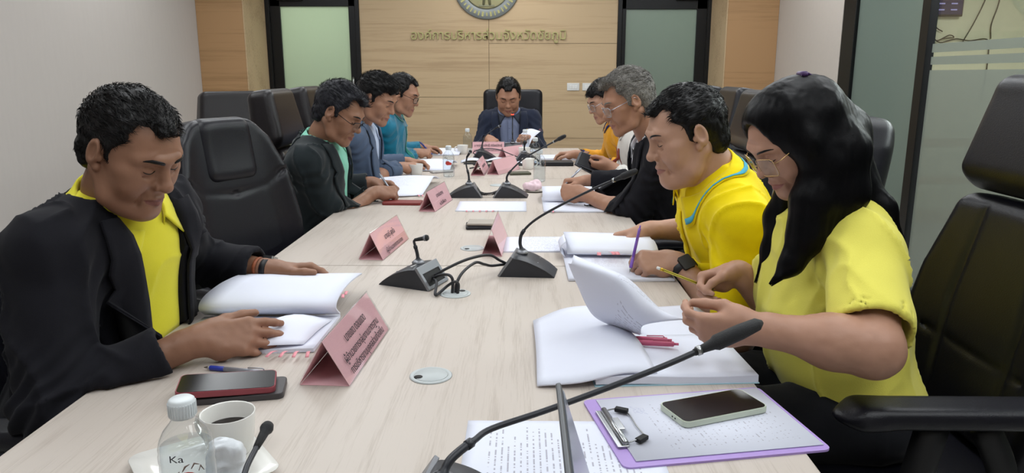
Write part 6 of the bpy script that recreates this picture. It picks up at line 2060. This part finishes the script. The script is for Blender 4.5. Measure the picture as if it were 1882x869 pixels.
# ---- 7 person in the white woven jacket
P = Person((.76, 3.80), 90, 'person in white woven jacket with red brown trim, holding a dark tablet', (.525, 3.79, 1.125), (5, -25, 0), (.575, 3.80, 1.0),
           hp=dict(w=1.0, strands=300, hup=.014, side=.006), skin=SK_MID, res=2.0, hsc=1.0)
P.arm('R', (.415, 3.80, .845), (-.85, -.1, .1), (0, -.3, .9), GRIP, (.6, 20))
P.arm('L', (.44, 3.60, .86), (-.85, .25, -.05), (0, .8, .3), GRIP, (.6, 20))
P.make_body(bare_from=.6); P.make_hair(M_HAIR)
P.make_top('woven_jacket', M_WHITEJ, .026, amp=.007, sl_e=.016, cuff=.03, hem=.5)
P.collar(M_WHITEJ, a=.070, b=.074, yo=.005, back=.05, front=.0, flap_b=.018, flap_f=.018, tmax=160, flare=.006, spread=0, name='stand_collar')
for sx in (-1, 1):
    P.patch('trim_band', M_REDTRIM, [[(sx * (.028 + .012 * j), -.02 - .38 * i / 14) for j in range(3)][::sx] for i in range(15)], .004, .002)
for x, z in ((.09, -.16), (-.09, -.16)):
    P.patch('woven_patch', M_REDTRIM, [[(x - .03 + .02 * j, z - .04 * i / 3) for j in range(4)] for i in range(4)], .004, .002)
for sd in ('R', 'L'):
    wristband(P, sd, M_REDTRIM, w=.03, r=.043, name='woven_cuff', back=.06)
P.trousers(M_TROUS, M_SHOE, res=.014)

# ---- 8 grey haired man
P = Person((.72, 3.04), 90, 'grey haired man with glasses in black suit and white shirt', (.412, 2.98, 1.198), (8, -20, 0), (.525, 3.03, 1.05),
           hp=dict(w=1.0, fat=.94, jaw=.98, nose=1.08, hairline=.006, temple=.006, strands=1000, lift=.2, slen=.03, hup=.020, side=.008, quiff=.8, comb=(-.3, .6, .2), brow_mat=H_GREY, front=(-.4, .3, .8)), skin=SK_MID, res=1.6, hsc=.99)
P.arm('L', (.262, 3.12, .805), (-.9, .38, .0), (.1, .85, -.4), FIST, (.3, 40), pole=(-.5, -.5, -.8))
P.arm('R', (.30, 3.47, .815), (-.95, .1, -.15), (0, -.4, -.9), PINCH, (.5, 20))
P.make_body(bare_from=.6); P.make_hair(H_GREY)
P.make_top('shirt', M_WHITESH, .014, long=False, short=.3, sl_e=-.006)
P.collar(M_WHITESH, a=.066, b=.070, yo=.01, back=.05, front=.008, flap_b=.04, flap_f=.07, tmax=160, spread=.03)
P.make_top('suit_jacket', M_BLAZER, .026, vcut=V, sl_e=.014, amp=.008, cuff=.02, neck_r=.078, hem=.5)
P.lapels(M_BLAZER, V, width=.075, top=.02)
P.collar(M_BLAZER, a=.082, b=.086, back=.03, front=-.01, flap_b=.05, flap_f=.05, tmax=115, name='jacket_collar')
P.trousers(M_TROUS, M_SHOE, res=.014)
P.glasses(M_SILVERWIRE, M_LENS, w=.025, h=.018, slide=.014, r=.0013)

# ---- 9 man in the bright yellow polo
P = Person((.76, 2.12), 90, 'man in bright yellow polo with blue striped collar, writing with a purple pen', (.432, 2.0, 1.146), (8, -17, 0), (.515, 2.04, 1.022),
           hp=dict(w=1.06, fat=1.2, jaw=1.06, jowl=1.1, nose=1.02, hairline=.006, temple=.014, strands=1300, lift=.18, slen=.022, hup=.014, side=.005, brow=.8, neck=1.15, comb=(.0, 1, -.1), front=(.1, .8, .2)),
           skin=SK_FAIR, res=1.0, hsc=1.02, sh_w=.185, armk=1.12, drop=.085)
P.arm('L', (.432, 1.985, .798), (-.98, .12, -.08), (.05, .62, -.75), [(38, 35, 15), (48, 45, 20), (58, 55, 25), (62, 58, 28)], (.6, 25), pole=(-.75, -.55, -.6), hs=1.04)
P.arm('R', (.405, 2.40, .80), (-.93, .1, -.30), (-.2, -.3, -.9), [(30, 35, 20), (34, 38, 22), (40, 40, 22), (46, 40, 24)], (.6, 20), pole=(.7, -.5, -.6))
P.make_body(bare_from=.35); P.make_hair(M_HAIR)
P.make_top('polo_shirt', M_POLO_B, .020, long=False, belly=1.3, short=.86, sleeve_r=(.055, .05, .04), amp=.009, freq=6, hem=.56, el_amp=.008)
placket(P, M_POLO_B, buttons=2, z0=-.04, z1=-.22)
P.patch('chest_pocket', M_POLO_B, [[(-.13 + .085 * j / 5, -.17 - .11 * i / 6) for j in range(6)] for i in range(7)], .0035, .002)
P.patch('chest_emblem', mat('orange_emblem', '#d98a3a', .8, var=.3, scale=(300, 300, 300)), [[(-.032 + .022 * j / 3, -.20 - .03 * i / 4) for j in range(4)] for i in range(5)], .0025, .001)
P.collar(M_POLO_B, a=.070, b=.072, yo=.012, back=.050, front=.006, flap_b=.046, flap_f=.075, tmax=158, spread=.03, flare=.016, stripes=[((.45, .62, .80), M_BLUETRIM)])
P.trousers(M_TROUS, M_SHOE, e=.02)
wristband(P, 'L', M_RUBBER, w=.022, r=.0345, back=.024, face=.018)
P9 = P

# ---- 10 woman with long black hair
P = Person((.765, 1.60), 90, 'woman in pale yellow polo with long black hair and glasses, turning a page', (.555, 1.545, 1.176), (12, -34, 0), (.665, 1.605, 1.025),
           hp=dict(w=.97, fat=1.02, jaw=.94, nose=.92, brow=.7, strands=10, neck=.92, chin=.9), skin=SK_WOM, res=1.0, hsc=.91, sh_w=.16, armk=1.15, drop=.080)
P.arm('L', (.425, 1.285, .853), (-.97, .18, -.12), (.05, .93, .25), [(35, 40, 20), (42, 48, 24), (50, 52, 26), (55, 55, 28)], (.35, 5), elbow=(.625, 1.255, .825), hs=.98)
P.arm('R', (.515, 1.715, .845), (-.88, -.12, -.32), (-.15, -.75, -.55), GRIP, (.35, 20), pole=(.15, -.6, -.8), hs=.96)
P.make_body(bare_from=.3)
P.make_top('polo_shirt', M_POLO_W, .016, long=False, belly=1.25, bust=.9, short=.84, sleeve_r=(.058, .05, .04), amp=.009, freq=6, hem=.60, el_amp=.010)
P.collar(M_POLO_W, a=.066, b=.068, yo=.012, back=.045, front=.008, flap_b=.04, flap_f=.06, tmax=156, spread=.03)
P.trousers(M_TROUS, M_SHOE, e=.02)
P.glasses(M_GOLDWIRE, M_LENS, w=.0265, h=.022, rr=.010, slide=.016, r=.0009, gap=.034)
def long_hair(P, m):
    hd = P.hd
    L = P.loc
    f = Field(*P.bounds([hd((0, 0, .1)), hd((-.1, -.15, -.1)), hd((.1, .0, -.1)), L((.50, 1.46, .87)), L((.53, 1.66, .82)), L((.80, 1.52, .95))], .10), .0042)
    f.ell(hd((0, -.022, .036)), (.079, .101, .084), P.HR, k=0)
    f.ell(hd((0, .012, .055)), (.070, .062, .056), P.HR, k=.03)
    f.ell(hd((0, .105, -.012)), (.060, .066, .098), P.HR, k=.012, op='sub')
    near = [hd((-.050, .0, .072)), hd((-.076, .012, .0)), hd((-.080, .004, -.065)), L((.585, 1.475, 1.055)), L((.575, 1.47, .99)), L((.545, 1.462, .93)), L((.507, 1.468, .882))]
    f.path(near, [.025, .030, .036, .043, .036, .020, .003], k=.03)
    f.path([hd((-.05, -.06, .02)), hd((-.066, -.06, -.07)), L((.655, 1.485, 1.07)), L((.63, 1.475, .995))], [.042, .044, .034, .018], k=.04)
    far = [hd((.055, -.01, .05)), hd((.074, -.005, -.03)), hd((.070, .01, -.11)), L((.578, 1.66, .985)), L((.566, 1.66, .91)), L((.538, 1.66, .832))]
    f.path(far, [.03, .030, .028, .028, .017, .003], k=.025)
    back = [hd((0, -.085, .03)), hd((0, -.115, -.06)), L((.70, 1.56, 1.085)), L((.745, 1.52, 1.03)), L((.79, 1.515, .965))]
    f.path(back, [.042, .044, .036, .020, .006], k=.04)
    V, Q = f.mesh(1)
    N = normals(V, Q)
    V = lap(V, Q, .6)
    V = V + N * (.0012 * noise(V * np.array([90, 90, 5.]), 2) + .0006 * noise(V * np.array([220, 220, 12.]), 5))[:, None]
    mb = MB(); mb.raw([tuple(v) for v in V], [tuple(int(i) for i in q) for q in Q])
    rng = np.random.default_rng(5)
    for guide, n, w, r0 in ((near, 420, .037, .30), (far, 200, .026, .3), (back, 320, .030, .3)):
        G = np.array(catmull(guide, 5))
        for k in range(n):
            ph = rng.uniform(0, 2 * math.pi); rad = w * rng.uniform(.75, 1.06)
            st = rng.integers(4, len(G) // 2); en = len(G) - rng.integers(0, 4)
            pts = []
            for i in range(st, en):
                t_ = unit(G[min(i + 1, len(G) - 1)] - G[max(i - 1, 0)]); a = unit(np.cross(t_, [0.3, .9, .2])); b = np.cross(t_, a)
                env = min(1, (len(G) - i) / 15 + .04) * (1.0 if i > 8 else .8)
                pts.append(G[i] + (a * math.cos(ph) + b * math.sin(ph)) * rad * env)
            if len(pts) < 3: continue
            rr = rng.uniform(.0005, .0010)
            mb.tube(pts, [rr] * (len(pts) - 2) + [rr * .7, rr * .2], n=4, cap=False)
    # combed strands on the crown, running back to the clip
    for k in range(420):
        x = rng.uniform(-.075, .075); th = rng.uniform(-.1, 1.0)
        pts = []
        for j in range(7):
            u = j / 6
            ang = math.radians(62 + 70 * u); xx = x * (1 - .55 * u)
            q = np.array([xx, -.02 + .100 * math.cos(ang) * (1 - .1 * abs(x) / .08), .036 + .0845 * math.sin(ang)])
            s_ = math.sqrt(max(1e-4, 1 - (xx / .09) ** 2))
            q[2] = .036 + (q[2] - .036) * s_; q[1] = -.02 + (q[1] + .02) * (.35 + .65 * s_)
            pts.append(hd(q * 1.0 + np.array([0, 0, .001])))
        mb.tube(pts, rng.uniform(.0005, .0010), n=3, cap=False)
    o = mb.build('long_hair', m, P.root)
    c = MB()
    for k in (-1, 0, 1):
        c.tube(catmull([hd((k * .006 - .01, -.066, .104)), hd((k * .007 - .01, -.086, .116)), hd((k * .006 - .01, -.102, .094))], 4), .0022, n=6)
    c.tube([hd((-.024, -.084, .113)), hd((.004, -.084, .113))], .006, n=10)
    c.build('hair_clip', mat('purple_clip', '#4a3160', .35, var=.1), o)
long_hair(P, H_LONG)
P10 = P
